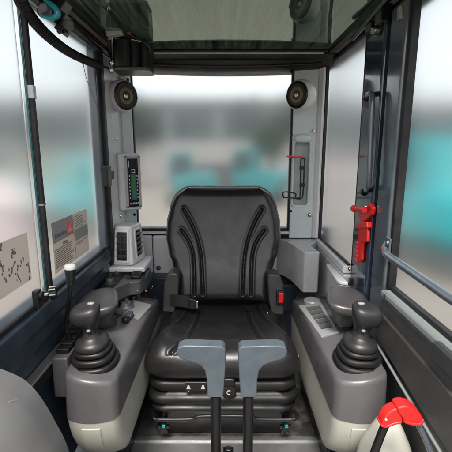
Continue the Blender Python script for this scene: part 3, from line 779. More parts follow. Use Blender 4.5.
# ================================================================== CONSOLES
def console(s, label, panel):
    t = thing('control_console', label, 'control console', (s*.375, 1.28, 0), 'joystick consoles beside the seat')
    def plan(z, fi=0.0, si=0.0, rise=0):
        # s=+1 console, inner x=.30 outer .452 ; front bulged
        xi, xo = .300 + si, .452 - si*.6
        yf = .915 + fi; yr = 1.64
        pts = []
        r = .022
        pts += [(xi, yr), (xi, 1.50), (xi, 1.30), (xi, 1.12), (xi, yf + .055)]
        for i in range(1, 6):
            a = radians(180 + 90*i/6); pts.append((xi + r + r*cos(a), yf + .012 + r + r*sin(a) + .012*(1-i/6)))
        for f in (.2, .4, .6, .8): pts.append((xi + r + (xo - xi - 2*r)*f, yf + .012*(2*f-1)**2))
        for i in range(1, 6):
            a = radians(270 + 90*i/6); pts.append((xo - r + r*cos(a), yf + .012 + r + r*sin(a) + .012*(i/6)))
        pts += [(xo, yf + .06), (xo, 1.12), (xo, 1.30), (xo, 1.50), (xo, yr)]
        out = []
        for x, y in pts:
            zz = z
            if rise: zz = z + rise*(.022*(x - .30)/.15 - .05*max(0, (y - 1.36)/.28)**1.5)
            out.append(Vector((s*x, y, zz)))
        return out
    b = MB(); b.loft([plan(.364), plan(.40, .002, .001), plan(.462, .006, .003, 1), plan(.472, .009, .006, 1), plan(.477, .015, .012, 1)])
    b.build('upper_body', M_plast, t, angle=50)
    b = MB(); b.loft([plan(.362, .002, .002), plan(.33, .006, .003), plan(.29, .018, .004), plan(.25, .038, .004), plan(.21, .066, .006), plan(.18, .10, .010), plan(.165, .13, .018), plan(.16, .16, .03)])
    b.build('lower_shell', M_cream, t, angle=60)
    b = MB(); gr = []
    for z, fi in ((.342, .0045), (.33, .006), (.31, .012), (.29, .018), (.27, .028), (.25, .038), (.235, .049)):
        row = []
        for k in range(9):
            f = .24 + .48*k/8 + (.342 - z)*.35
            x = .322 + .108*f
            row.append(Vector((s*x, .915 + fi + .012*(2*f-1)**2 - .0025, z)))
        gr.append(row)
    V = [[b.bm.verts.new(p) for p in r] for r in gr]
    W2 = [[b.bm.verts.new(p + Vector((0, .008, .002))) for p in r] for r in gr]
    for a in range(6):
        for k in range(8): b._f((V[a][k], V[a][k+1], V[a+1][k+1], V[a+1][k]))
        b._f((V[a][0], V[a+1][0], W2[a+1][0], W2[a][0])); b._f((V[a][8], W2[a][8], W2[a+1][8], V[a+1][8]))
    for k in range(8):
        b._f((V[0][k], W2[0][k], W2[0][k+1], V[0][k+1])); b._f((V[6][k], V[6][k+1], W2[6][k+1], W2[6][k]))
    b.build('grip_recess', M_cream, t, angle=45)
    b = MB(); b.span(s*.35, s*.43, 1.14, 1.62, .0, .159); b.build('pedestal', M_black, t, bev=.01)
    b = MB(); b.tube([(s*.38, 1.10, .17), (s*.38, 1.11, .02)], .010, 10); b.build('hose', M_blackm, t)
    # boot: stacked bellows
    bc = Vector((s*.388, 1.026, .485))
    tilt = Vector((s*.04, -.06, 1))
    b = MB(); b.lathe([(.067, -.022), (.0675, -.008), (.0685, .002), (.0675, .010), (.0645, .0135), (.058, .0145), (.0552, .0125), (.0555, .017), (.0600, .019), (.0612, .025), (.0600, .032), (.057, .0355), (.0505, .0365), (.0475, .0345), (.048, .038), (.052, .040), (.0530, .046), (.0515, .051), (.047, .054), (.040, .055)], bc, tilt, 48, sx=1, sy=1, sq=.78)
    j = thing_part('joystick', t)
    b.build('boot', M_rubber, j, angle=70)
    tn = tilt.normalized()
    top = bc + tn*.053
    b = MB(); b.lathe([(.043, 0), (.0475, .004), (.0480, .012), (.0455, .020), (.038, .026), (.029, .031), (.0235, .037), (.0215, .06)], top, tn, 36, sx=1, sy=1.08, sq=.9); b.build('collar', M_grip, j, angle=70)
    # grip: neck flaring to a wedge-shaped head
    base = top + tn*.023
    rings = []
    keys = [(0, .0215, .023, 0, 0), (.02, .0205, .022, 0, 0), (.036, .0215, .023, 0, -.002), (.050, .026, .025, -.001, -.004), (.060, .035, .030, -.003, -.006), (.074, .040, .032, -.004, -.008), (.088, .0415, .033, -.004, -.008), (.098, .0400, .0315, -.004, -.006), (.1035, .0365, .0285, -.004, -.004), (.1065, .028, .021, -.004, -.003), (.1075, .010, .008, -.004, -.003)]
    for h, rx, ry, ox, oy in keys:
        ring_ = []
        for i in range(32):
            a = 2*pi*i/32
            x = rx*sgn(cos(a), .68); y = ry*sgn(sin(a), .68)
            zz = h + (x*s*-.16 if h > .05 else 0) + (y*.16 if h > .05 else 0)
            ring_.append(base + Vector((x - s*ox*1.5, y + oy, zz)) + Vector((tn.x*h, tn.y*h, 0)))
        rings.append(ring_)
    b = MB(); b.loft(rings); b.build('grip', M_grip, j, angle=70)
    b = MB(); b.sell(base + Vector((-s*.004, -.031, .040)), (.006, .005, .004), .8, .8); b.build('button', M_panelg, j)
    b = MB(); b.sell(base + Vector((-s*.006, -.004, .1105)), (.010, .007, .004), .8, .8); b.build('button', M_panelg, j)
    # armrest
    ac = P(97.5, 302.5, Y=1.215) if s < 0 else P(347.5, 300.5, Y=1.215)
    ac.x = ac.x
    w = lambda v: Vector((v.x*(1 - .18*(v.y/.08)), v.y, v.z - .020*(v.x*s/.07)*.4 + (.010 if v.z > 0 else 0)*(v.y/.08) - (.012*(1-(v.x/.07)**2) if v.z < 0 else 0)))
    b = MB(); b.sell(ac, (.070, .074, .0200), .55, .75, Matrix.Rotation(radians(3), 3, 'X') @ Matrix.Rotation(radians(-s*8), 3, 'Z'), 44, 22, warp=w)
    ar = b.build('armrest', M_pad, t)
    foot = P(106, 333, Z=.47) if s < 0 else P(346, 328, Z=.47); foot = Vector((s*abs(foot.x), foot.y, .47))
    b = MB(); b.tube([ac + Vector((0, .0, -.004)), ac + Vector((0, 0, -.024)), ac + Vector((-s*.004, .005, -.055)), foot + Vector((0, .02, .03)), foot + Vector((0, .02, -.005))], [.062, .055, .042, .032, .034], 22); b.build('armrest_post', M_plastd, ar)
    for (sx_, sy_) in ((.425, 1.60), (.318, 1.60)): screw(t, (s*sx_, sy_, .452), (0, .2, 1), .006, M_blackm)
    panel(t, s)
    return t
def thing_part(name, parent):
    o = bpy.data.objects.new(name, None); COL.objects.link(o); o.parent = parent; o.matrix_parent_inverse = WM(parent).inverted(); o.empty_display_size = .03
    return o
_WM = WM
def WM(o):
    if o.parent is None: return Matrix.Translation(o.location)
    return Matrix.Identity(4)

def left_panel(t, s):
    Z = .470
    pp = lambda px, py, z=Z: P(px, py, Z=z)
    q = [pp(110, 334), pp(124, 338), pp(152, 306), pp(135, 302)]
    b = MB(); b.prism([v + Vector((0, 0, -.004)) for v in q], (0, 0, .012)); pn = b.build('switch_panel', M_panelg, t, bev=.004)
    for (px, py, px2, py2) in ((114, 322, 119, 312), (123.5, 326, 131, 314)):
        a, c = pp(px, py, Z+.012), pp(px2, py2, Z+.012); m = (a+c)/2; d = c-a; ang = math.atan2(d.y, d.x) - pi/2
        R = Matrix.Rotation(ang, 3, 'Z')
        b = MB(); b.box(m, (.030, .085, .010), R); f = b.build('switch_bezel', M_black, t, bev=.003)
        b = MB(); b.sell(m + Vector((0, -.018, .010)), (.012, .022, .010), .5, .4, R @ Matrix.Rotation(radians(-14), 3, 'X')); b.build('rocker', M_black, f)
        b = MB(); b.sell(m + Vector((.003, .022, .009)), (.012, .018, .010), .5, .4, R @ Matrix.Rotation(radians(14), 3, 'X')); b.build('rocker', M_plastd, f)
    c = pp(127, 309)
    b = MB(); b.lathe([(.030, 0), (.030, .010), (.027, .014), (.022, .022), (.020, .030), (.0001, .033)], c, (0, 0, 1), 28)
    b.box(c + Vector((.004, 0, .030)), (.012, .044, .016), Matrix.Rotation(.5, 3, 'Z')); b.build('throttle_dial', M_bluegrey, t, bev=.002)
    c = pp(133.5, 301.5)
    b = MB(); b.lathe([(.020, 0), (.020, .010), (.0185, .012)], c, (0, 0, 1), 24); b.build('socket_ring', M_plastd, t)
    b = MB(); b.lathe([(.016, .008), (.0165, .024), (.014, .028), (.0001, .029)], c, (0, 0, 1), 24); b.build('socket_cap', M_black, t)
def right_panel(t, s):
    # sloping panel with five slots on the rear top
    pz = lambda px, py: P(px, py, Z=.478 if py > 320 else .472)
    A = pz(298.5, 306); Bq = pz(321.5, 337.5); Cq = pz(339, 333); D = pz(321.5, 303.5)
    b = MB(); b.prism([v + Vector((0, 0, -.008)) for v in (A, Bq, Cq, D)], (0, 0, .012)); pn = b.build('switch_panel', M_panelg, t, bev=.003)
    for i in range(5):
        f0, f1 = .11 + i*.148, .11 + i*.148 + .132
        a = A.lerp(Bq, f0); a2 = A.lerp(Bq, f1); d = D.lerp(Cq, f0); d2 = D.lerp(Cq, f1)
        pts = [a.lerp(d, .22), a2.lerp(d2, .22), a2.lerp(d2, .84), a.lerp(d, .84)]
        b = MB(); b.prism([v + Vector((0, 0, .003)) for v in pts], (0, 0, .0022)); k = b.build('blank_switch', M_plast, pn, bev=.001)
        b = MB(); b.prism([pts[1] + Vector((0, 0, .0052)), pts[1].lerp(pts[0], .22) + Vector((0, 0, .0052)), pts[2].lerp(pts[3], .22) + Vector((0, 0, .0052)), pts[2] + Vector((0, 0, .0052))], (0, 0, .001)); b.build('switch_edge', M_plastd, k)
    c = P(312, 302, Z=.462)
    b = MB(); b.lathe([(.036, -.01), (.036, .006), (.031, .012), (.0001, .013)], c, (0, 0, 1), 28); b.build('round_cap', M_panelg, t)

console(-1, 'left joystick console with two rocker switches and a blue grey dial behind', left_panel)
console(1, 'right joystick console with a row of five blank switches behind', right_panel)

# gear lever beside left console
gl = thing('control_lever', 'thin black lever with white topped knob beside the left armrest', 'lever', (-.465, 1.03, .41))
b = MB(); b.span(-.494, -.448, .975, 1.16, .40, .525); b.build('lever_box', M_plast, gl, bev=.006)
b = MB()
for i in range(5): b.span(-.489, -.453, 1.00+i*.027, 1.022+i*.027, .525, .540 + i*.004)
b.build('ribbed_boot', M_rubber, gl, bev=.003)
lp = smooth_path([Vector((-.462, 1.045, .535)), P(66.3, 327, Y=1.04), P(68, 310, Y=1.035), P(70, 292, Y=1.03), P(70.3, 282, Y=1.03)], 8)
b = MB(); b.tube(lp, .0062, 12); b.build('rod', M_blackm, gl)
c0, c1 = P(70.4, 285, Y=1.03), P(70, 264.5, Y=1.03)
ax = c1 - c0; h = ax.length
b = MB(); b.lathe([(.0095, 0), (.0115, h*.2), (.0155, h*.75), (.0155, h*.82)], c0, ax, 24); k = b.build('knob', M_black, gl)
b = MB(); b.lathe([(.0158, h*.80), (.0160, h*.92), (.013, h*.99), (.006, h*1.02), (.0001, h*1.025)], c0, ax, 24); b.build('knob_cap', M_white, k)

# travel levers
for s, lab in ((-1, 'left one of the two blue grey handled travel levers before the seat'), (1, 'right one of the two blue grey handled travel levers before the seat')):
    Yl = .95
    tx = (lambda x: x) if s < 0 else (lambda x: 464 - x)
    poly = [(176.3, 352), (178, 347.8), (184, 345.8), (200, 345.9), (222.5, 346.8), (225.6, 350), (225.6, 365), (224.6, 380), (223.3, 396), (221.5, 398), (209, 398), (207.3, 396), (206.6, 380), (204.8, 371), (200.5, 366), (193, 362.6), (183, 360), (177.8, 356.8)]
    rod_x = tx(215.6)
    foot = P(rod_x, 398, Y=Yl); 
    t = thing('travel_lever', lab, 'lever', (foot.x, Yl, 0), 'travel levers in front of the seat')
    pts = [P(tx(x), y, Y=Yl - .018) for x, y in poly]
    if s > 0: pts.reverse()
    b = MB(); b.prism(pts, (0, .038, 0)); b.build('handle', M_bluegrey, t, bev=.0125, seg=5)
    b = MB(); b.tube([(foot.x, Yl, foot.z + .01), (foot.x, Yl, .0)], .0148, 20); b.build('rod', M_blackm, t)
    b = MB(); b.lathe([(.030, -.004), (.030, .02), (.018, .05)], (foot.x, Yl, 0), (0, 0, 1), 20); b.build('rod_boot', M_rubber, t)

# ------------------------------------------------------------------ near corner pieces
fz = thing('front_fairing', 'large rounded grey moulding in the near left corner of the cab', 'moulding', (-.45, .56, .2))
outl = smooth_path([P(x, y, Y=.56) for x, y in ((-60, 366), (-20, 376), (0, 383), (14, 390), (27, 402), (39, 419), (49, 437), (58, 454), (66, 480), (72, 520))], 3)
bot = [Vector((outl[-1].x, .56, .12)), Vector((outl[0].x, .56, .12))]
lp0 = outl + bot; cen = Vector((-.60, .56, .35)); R = []
for k in range(9):     # rounded section from the silhouette towards the viewer
    a = pi/2 * k/8; f = 1 - .30*(1 - cos(a)); dy = -.10*sin(a)
    R.append([Vector((cen.x + (p.x-cen.x)*f, p.y + dy, cen.z + (p.z-cen.z)*(1 - .16*(1 - cos(a))))) for p in lp0])
for k in range(1, 9):
    g = k/8; R.append([Vector((cen.x + (p.x-cen.x)*.70*(1-g*.92), p.y - .10 - .055*sin(g*pi/2), cen.z + (p.z-cen.z)*.84*(1-g*.92))) for p in lp0])
R.insert(0, [p + Vector((0, .03, 0)) for p in lp0])
b = MB(); b.loft(R); b.build('moulding', M_fairing, fz, angle=40)
b = MB(); b.tube([P(9, 402, Y=.482), P(17, 400, Y=.492)], .0012, 6); b.build('scuff', M_print, fz)

cs = thing('cream_column', 'plain tapering cream column behind the red capped lever at lower right', 'column', (.42, .86, 0))
rings = []
for z, hw in ((0, .072), (.28, .068), (.33, .060), (.37, .046), (.405, .031), (.425, .021), (.433, .010)):
    rings.append(rrect(hw, hw*1.05, hw*.75, .420, .86, z, 7))
b = MB(); b.loft(rings); b.build('column_cover', M_cream, cs, angle=50)

lv = thing('lock_lever', 'lever with bright red two lobed rubber cap at lower right', 'lever', P(400, 440, Y=.70))
YL = .70
def lobe(pxs, y0, th): return MB().prism([P(x, 428.5 - (428.5 - y)*.70, Y=YL + y0) for x, y in pxs], (0, th, 0))
b = lobe([(382, 426.5), (382.8, 418), (387.5, 407.5), (393, 402), (398.5, 399.8), (401.5, 405), (403.5, 416), (402.5, 421), (395, 423), (386, 428)], -.010, .026); b.build('cap', M_redcap, lv, bev=.0085, seg=5)
b = lobe([(397, 400.5), (400.5, 397.3), (406, 396.3), (412, 398.2), (418, 403.5), (422, 410.5), (424, 417.5), (421.5, 423.8), (413, 423.5), (405.5, 420.5), (402.2, 413), (399, 407)], -.016, .032); b.build('cap', M_redcap, lv, bev=.0125, seg=6)
b = lobe([(404.6, 418.6), (412.5, 421.4), (420, 421.6), (423.7, 415.6), (425, 418.5), (422.3, 425.6), (412.8, 425.4), (404.4, 421.6)], -.0175, .035); b.build('cap_rim', M_redcap, lv, bev=.003, seg=4)
b = lobe([(381.6, 424), (386.5, 425.2), (395, 420.6), (402.5, 418.8), (402.8, 421.8), (395.5, 424), (386.5, 429), (381.2, 427)], -.0115, .029); b.build('cap_rim', M_redcap, lv, bev=.003, seg=4)
b = MB(); b.tube([P(388, 418, Y=YL), P(380.5, 436, Y=YL), P(373, 456, Y=YL), P(355, 520, Y=YL+.05)], .0085, 14); b.build('rod', M_blackm, lv)
b = MB(); b.tube([P(416, 420, Y=YL), P(424, 436, Y=YL), P(432, 455, Y=YL), P(445, 500, Y=YL+.03)], .0062, 14, ); b.build('rod', M_frame, lv)
b = MB(); b.lathe([(.0001, 0), (.0025, 0), (.0025, .001), (.0001, .0015)], P(386, 419.5, Y=YL-.011), (-.3, -1, 0), 12); b.build('rivet', M_ivory, lv)

# ================================================================== TOP LEFT: hose, lamp, wiper motor, cord
ch = MB()
axis = smooth_path([P(14, -14, Y=.90), P(22, 3, Y=.96), P(33, 20, Y=1.04), P(48, 36, Y=1.14), P(66, 50, Y=1.28), P(84, 59.5, Y=1.42), P(98, 65, Y=1.55)], 10)
hel = []; turns = 50; N = turns*10; cum = [0]
for a, c in zip(axis, axis[1:]): cum.append(cum[-1] + (c-a).length)
for i in range(N+1):
    d = cum[-1]*i/N; k = 0
    while k < len(cum)-2 and cum[k+1] < d: k += 1
    f = (d-cum[k])/(cum[k+1]-cum[k]); p = axis[k].lerp(axis[k+1], f); tg = (axis[k+1]-axis[k]).normalized()
    sx = tg.cross(Vector((0, 0, 1))).normalized(); sy = sx.cross(tg)
    an = 2*pi*i/10; hel.append(p + (sx*cos(an) + sy*sin(an))*.0112)
ch.tube(hel, .0043, 8)
t = thing('coiled_cable', 'black coiled cable hanging across the upper left window', 'cable', axis[-1])
ch.build('coil', M_rubber, t, angle=80)
b = MB(); b.tube(axis, .0075, 10); b.build('core', M_black, t)
b = MB(); b.tube(smooth_path([axis[-1], P(106, 67.5, Y=1.6), P(112, 69, Y=1.64), P(116, 66, Y=1.66)], 6), .0045, 8); b.build('cable_end', M_black, t)
t = thing('pull_cord', 'thin dark cord hanging in the left window below the coiled cable', 'cord', P(83, 66, X=-.48))
b = MB(); b.tube(smooth_path([P(82.5, 58, X=-.49), P(86, 77, X=-.492), P(94, 98, X=-.495), P(102, 121, X=-.50)], 5), .0011, 6); b.build('cord', M_print, t)

lp = thing('work_lamp', 'silver work lamp with teal rim on a black bracket at upper left', 'lamp', P(50, 14, Y=1.02))
c = P(44, 10, Y=1.0)
b = MB(); b.lathe([(.0001, -.022), (.010, -.021), (.016, -.010), (.018, .004), (.016, .010), (.0001, .013)], c, (.5, -.65, -.4), 28); b.build('bulb', M_frame, lp)
b = MB(); cr = smooth_path([P(44, 0, Y=.985), P(52, 5, Y=.985), P(57, 11, Y=.985), P(57, 15.5, Y=.985), P(51, 18, Y=.985), P(43, 16.5, Y=.985)], 6)
b.tube(cr, [0.0025 + .0052*sin(pi*k/(len(cr)-1))**.7 for k in range(len(cr))], 14); b.build('teal_rim', M_teal, lp)
b = MB()
for (px, py, sx, sz) in ((56, 6, .05, .05), (60, 18, .036, .034), (64, 28, .020, .030)):
    b.box(P(px, py, Y=1.06), (sx, .045, sz), Matrix.Rotation(radians(38), 3, 'Y'))
b.tube([P(59, 20, Y=1.05), P(61, 30, Y=1.05), P(58, 33, Y=1.05)], .006, 8); b.tube([P(63, 20, Y=1.05), P(66, 34, Y=1.05)], .007, 8)
b.tube([P(52, -6, Y=1.06), P(63, 12, Y=1.08), P(66, 30, Y=1.08)], .010, 10)
b.tube([P(36, -8, Y=1.0), P(45, 5, Y=1.02), P(60, 12, Y=1.05)], .009, 10)
b.build('bracket', M_blackm, lp, bev=.004)
b = MB(); b.lathe([(.012, -.006), (.014, .0), (.012, .008), (.006, .010), (.0001, .0105)], P(68.5, 25, Y=1.04), (.3, -1, -.2), 18); b.build('knob', M_plastd, lp)

wm = thing('motor_box', 'black lobed motor housing with white connector under the roof at left', 'motor', P(128, 50, Y=1.58))
fx0, fx1 = P(114, 50, Y=1.60).x, P(149, 50, Y=1.60).x
b = MB()
zt_ = 1.515
for (xa_, xb_, yb) in ((0, .50, 1.56), (.44, .72, 1.575), (.66, 1.0, 1.60)):
    a = fx0 + (fx1-fx0)*xa_; c = fx0 + (fx1-fx0)*xb_
    b.loft([rrect((c-a)/2, .06, .022, (a+c)/2, yb + .06, z, 6) for z in (1.418, 1.425, zt_-.006, zt_)])
b.build('housing', M_black, wm, angle=50)
b = MB(); b.loft([rrect((fx1-fx0)/2+.004, .062, .02, (fx0+fx1)/2, 1.632, z, 6) for z in (1.405, 1.417)]); b.build('base_plate', M_plast, wm, bev=.002)
b = MB(); br = [P(106, 36, Y=1.56), P(113, 36, Y=1.56), P(114, 66, Y=1.60), P(110, 68, Y=1.60)]
b.prism(br, (0, .014, 0)); b.build('bracket', M_alu, wm, bev=.003)
b = MB(); b.tube([P(110, 40, Y=1.552), P(111.5, 62, Y=1.59)], .004, 8); b.tube([P(107.5, 40, Y=1.552), P(109.5, 58, Y=1.59)], .003, 8); b.build('bracket_rib', M_blackm, wm)
for (px, py) in ((112, 63), (115.5, 64.5), (111.5, 70)):
    b = MB(); b.lathe([(.011, 0), (.011, .006), (.006, .010), (.0001, .011)], P(px, py, Y=1.58), (.1, -1, -.2), 14); b.build('bolt', M_steel, wm)
c = P(114.5, 32.5, Y=1.53)
b = MB(); b.box(c, (.058, .03, .024), Matrix.Rotation(radians(-7), 3, 'Y')); b.build('connector', M_ivory, wm, bev=.003)
b = MB(); b.tube(smooth_path([P(122, 31, Y=1.53), P(127, 32.5, Y=1.54), P(134, 37, Y=1.55), P(143, 42, Y=1.56), P(148.5, 47, Y=1.60), P(150, 52, Y=1.63)], 8), .0042, 8); b.build('wire', M_black, wm)
b = MB(); b.tube(smooth_path([P(122, 30, Y=1.525), P(126, 31.2, Y=1.53), P(130, 33.8, Y=1.54)], 8), .0028, 8); b.build('wire', M_red, wm)

# front posts of the cab, just out of the picture
for s in (-1, 1):
    b = MB(); b.prism([Vector((s*.50, y, z)) for y, z in ((.50, 0), (.555, 0), (.855, 1.49), (.80, 1.49))], (s*.06, 0, 0))
    tag(b.build('front_post', M_navyd, bev=.01), 'dark navy front post at the %s side of the open cab front' % ('left' if s < 0 else 'right'), 'post')

# ================================================================== STICKERS on the left glass
def sticker(name, label, X, y0, y1, z0, z1, m, skew):
    t = thing(name, label, 'sticker', (X, (y0+y1)/2, z0), 'notice stickers on the left window')
    b = MB(); b.prism([Vector((X, y0, z0 - skew)), Vector((X, y1, z0)), Vector((X, y1, z1)), Vector((X, y0, z1 - skew))], (.0008, 0, 0)); b.build('sheet', m, t, flat=True)
    return t
XS = -.5176
# two leaf notice sheet behind the divider
A1 = P(51, 228, X=XS); A2 = P(72, 214.5, X=XS); A3 = P(86, 208.5, X=XS); B1 = P(53, 275, X=XS); B2 = P(73.5, 262, X=XS); B3 = P(89, 252, X=XS)
y0, y1, y2 = A1.y, A2.y, A3.y; zt1 = A2.z; zbm = (B1.z + B2.z)/2
t = thing('notice_sheet', 'printed two column warning notice with red triangle on the left window', 'sticker', (XS, (y0+y2)/2, zbm))
b = MB(); b.span(XS, XS+.0008, y0, y2, zbm, zt1); b.build('sheet', M_paper, t, flat=True)
xf = XS + .0012
b = MB(); b.span(XS+.0009, XS+.0013, y0, y1, zt1-.062, zt1); b.span(XS+.0009, XS+.0013, y1+.012, y2, zt1-.095, zt1-.055); b.build('grey_heading', M_greyhead, t, flat=True)
b = MB()
random.seed(3)
z = zt1 - .088
while z > zbm + .01:
    e = y1 - .012 - random.random()*.03
    b.span(XS+.0009, XS+.0014, y0 + .01, e, z, z+.0022); z -= .0062
z = zt1 - .012
while z > zbm + .045:
    e = y2 - .010 - random.random()*.05
    if not (zt1-.1 < z < zt1-.05): b.span(XS+.0009, XS+.0014, y1 + .016, e, z, z+.0020)
    z -= .0062
b.span(XS+.0009, XS+.0014, y1+.004, y1+.0055, zbm, zt1); b.span(XS+.0009, XS+.0014, y0, y1, zt1-.0635, zt1-.0622)
text_into(b, 'Attention', .0225, (XS+.0022, y0 + .060, zt1-.044), (0, 1, 0), (0, 0, 1))
text_into(b, 'Safety', .016, (XS+.0022, y0 + .085, zt1-.076), (0, 1, 0), (0, 0, 1))
b.build('printed_lines', M_print, t, flat=True)
c = Vector((XS+.0015, y1-.032, zt1-.036)); 
b = MB(); o_ = [(-.026, -.022), (.026, -.022), (0, .026)]
b.prism([c + Vector((0, y, z)) for y, z in o_], (.0006, 0, 0)); tr = b.build('warning_triangle', M_redink, t, flat=True)
b = MB(); c2 = c + Vector((.0008, 0, 0)); b.prism([c2 + Vector((0, y*.52, z*.52 - .003)) for y, z in o_], (.0004, 0, 0)); b.build('triangle_field', M_paper, tr, flat=True)
b = MB(); b.span(c.x+.0013, c.x+.0017, c.y-.0016, c.y+.0016, c.z-.006, c.z+.007); b.span(c.x+.0013, c.x+.0017, c.y-.0016, c.y+.0016, c.z-.0115, c.z-.008); b.build('exclamation_mark', M_redink, tr, flat=True)
# pictogram sheet on the front pane
XF = -.5066
C1 = P(0, 243, X=XF); C2 = P(26.5, 232, X=XF); D2 = P(33, 283, X=XF)
t = thing('notice_sheet', 'pale notice with scattered black pictograms, on the pane nearest the viewer', 'sticker', (XF, .8, .76))
b = MB(); b.span(XF, XF+.0008, .70, C2.y, P(30, 280, X=XF).z, C2.z); b.build('sheet', M_paper2, t, flat=True)
random.seed(11)
b = MB()
spots = [(13, 256), (15, 254), (12.5, 258), (15, 263.5), (19, 267), (22, 264), (8.5, 272.5), (12.5, 271), (16.5, 274.5), (11, 279), (18, 280), (20, 283), (27.5, 269), (28.5, 274), (29, 280), (4.5, 283), (2, 274), (0, 268), (0.5, 252), (2.2, 278)]
for (px, py) in spots:
    c = P(px, py - 3.5, X=XF+.0012)
    if c.z < P(30, 280, X=XF).z + .006: continue
    n = random.randint(2, 4)
    for _ in range(n):
        w = random.uniform(.003, .0075); h = random.uniform(.004, .010); a = random.uniform(-.8, .8)
        dy, dz = random.uniform(-.006, .006), random.uniform(-.008, .008)
        b.sell(c + Vector((.0001*_, dy, dz)), (.0003, w*.5, h*.55), .8, random.uniform(.6, 1.3), Matrix.Rotation(a, 3, 'X'), 10, 6)
b.build('pictogram', M_print, t, flat=True)

# ================================================================== OUTSIDE
GZ = -.85
b = MB(); b.span(-80, 80, -30, 120, GZ-.3, GZ); tag(b.build('ground', M_ground, flat=True), 'pale concrete yard outside the cab windows', 'ground', kind='structure')
def machine(x, y, rz, sc, label, boom=True, paint=None):
    M_mteal = paint or MATS['teal_machine_paint']
    M = Matrix.Translation((x, y, GZ)) @ Matrix.Rotation(radians(rz), 4, 'Z') @ Matrix.Scale(sc, 4)
    t = thing('excavator', label, 'excavator', (x, y, GZ), 'excavators parked outside')
    for s in (-1, 1):
        q = MB(M); pr = [Vector((s*.75-.18, yy, zz)) for yy, zz in ((-1.1, .25), (-1.0, .05), (1.0, .05), (1.1, .25), (1.0, .48), (-1.0, .48))]
        q.prism(pr, (.36, 0, 0)); q.build('track', M_mgrey, t, bev=.05*sc)
    q = MB(M); q.span(-.5, .5, -.7, .7, .25, .58); q.build('undercarriage', M_mgrey, t)
    q = MB(M); q.prism([Vector((-.85, yy, zz)) for yy, zz in ((-1.25, .62), (.75, .62), (.75, 1.15), (-.2, 1.45), (-1.05, 1.5), (-1.3, 1.2))], (1.7, 0, 0)); q.build('body', M_mteal, t, bev=.08*sc)
    q = MB(M); q.prism([Vector((-.80, yy, zz)) for yy, zz in ((-.15, 1.2), (.85, 1.0), (.95, 1.6), (.75, 2.35), (-.1, 2.4))], (.85, 0, 0)); q.build('cab', M_mteal, t, bev=.06*sc)
    q = MB(M); q.prism([Vector((-.82, yy, zz)) for yy, zz in ((-.02, 1.5), (.78, 1.4), (.82, 1.7), (.66, 2.2), (0, 2.24))], (.89, 0, 0)); q.build('cab_window', M_mwin, t)
    if boom:
        q = MB(M); q.tube(smooth_path([Vector((.35, .7, .95)), Vector((.35, 1.5, 2.1)), Vector((.35, 2.4, 2.5)), Vector((.35, 3.2, 2.2))], 6), .14, 8); q.build('boom', M_mteal, t)
        q = MB(M); q.tube([Vector((.35, 3.15, 2.3)), Vector((.35, 3.0, 1.2)), Vector((.35, 2.95, .7))], .10, 8); q.build('arm', M_mteal, t)
        q = MB(M); q.prism([Vector((.05, yy, zz)) for yy, zz in ((3.0, .75), (2.6, .6), (2.5, .2), (2.8, .02), (3.1, .3))], (.6, 0, 0)); q.build('bucket', M_mgrey, t)
    return t
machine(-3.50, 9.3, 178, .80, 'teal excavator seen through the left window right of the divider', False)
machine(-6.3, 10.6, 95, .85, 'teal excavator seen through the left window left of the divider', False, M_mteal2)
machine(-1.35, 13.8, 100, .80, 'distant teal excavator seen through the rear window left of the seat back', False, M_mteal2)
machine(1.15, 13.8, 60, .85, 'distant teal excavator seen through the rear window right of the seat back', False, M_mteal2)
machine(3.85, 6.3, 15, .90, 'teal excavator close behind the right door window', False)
def tent(x, y, w, d, h, label):
    t = thing('tent', label, 'tent', (x, y, GZ), 'pale tents outside')
    q = MB(); q.span(x-w/2, x+w/2, y-d/2, y+d/2, GZ, GZ+h); q.build('side_wall', M_tent, t)
    q = MB(); q.loft([[Vector((x-w/2-.1, y-d/2-.1, GZ+h+.01)), Vector((x+w/2+.1, y-d/2-.1, GZ+h+.01)), Vector((x+w/2+.1, y+d/2+.1, GZ+h+.01)), Vector((x-w/2-.1, y+d/2+.1, GZ+h+.01))],
                     [Vector((x-.1, y-.1, GZ+h+.7)), Vector((x+.1, y-.1, GZ+h+.7)), Vector((x+.1, y+.1, GZ+h+.7)), Vector((x-.1, y+.1, GZ+h+.7))]]); q.build('roof', M_tent, t)
tent(-4.85, 8.2, 1.5, 1.0, .80, 'low pale pink tent seen through the left window')
tent(4.3, 13.5, 1.6, 1.4, 1.0, 'low pale tent seen through the right rear side window')
def hall(x0, x1, y, d, h, label):
    t = thing('hall', label, 'building', ((x0+x1)/2, y, GZ), 'buildings on the far side of the yard')
    q = MB(); q.span(x0, x1, y, y+d, GZ, GZ+h); q.build('wall', M_wallo, t)
    q = MB(); q.span(x0-.3, x1+.3, y-.3, y+d+.3, GZ+h+.01, GZ+h+.35); q.build('roof', M_wallr, t)
    q = MB(); q.span(x0, x1, y-.03, y-.004, GZ, GZ+2.5); q.build('plinth', M_wallr, t)
    n = int((x1-x0)//3.2)
    for i in range(n):
        xx = x0 + (i+.5)*(x1-x0)/n
        q = MB(); q.span(xx-1.25, xx+1.25, y-.05, y-.004, GZ+2.75, GZ+h-.45); q.build('window', M_mwin, t)
hall(-30, -11.5, 23, 8, 4.6, 'long grey blue hall far behind the left window')
hall(-10.5, 9.5, 26, 8, 5.0, 'long grey blue hall far behind the rear window')
hall(11, 30, 23, 8, 4.4, 'long grey blue hall far behind the right windows')
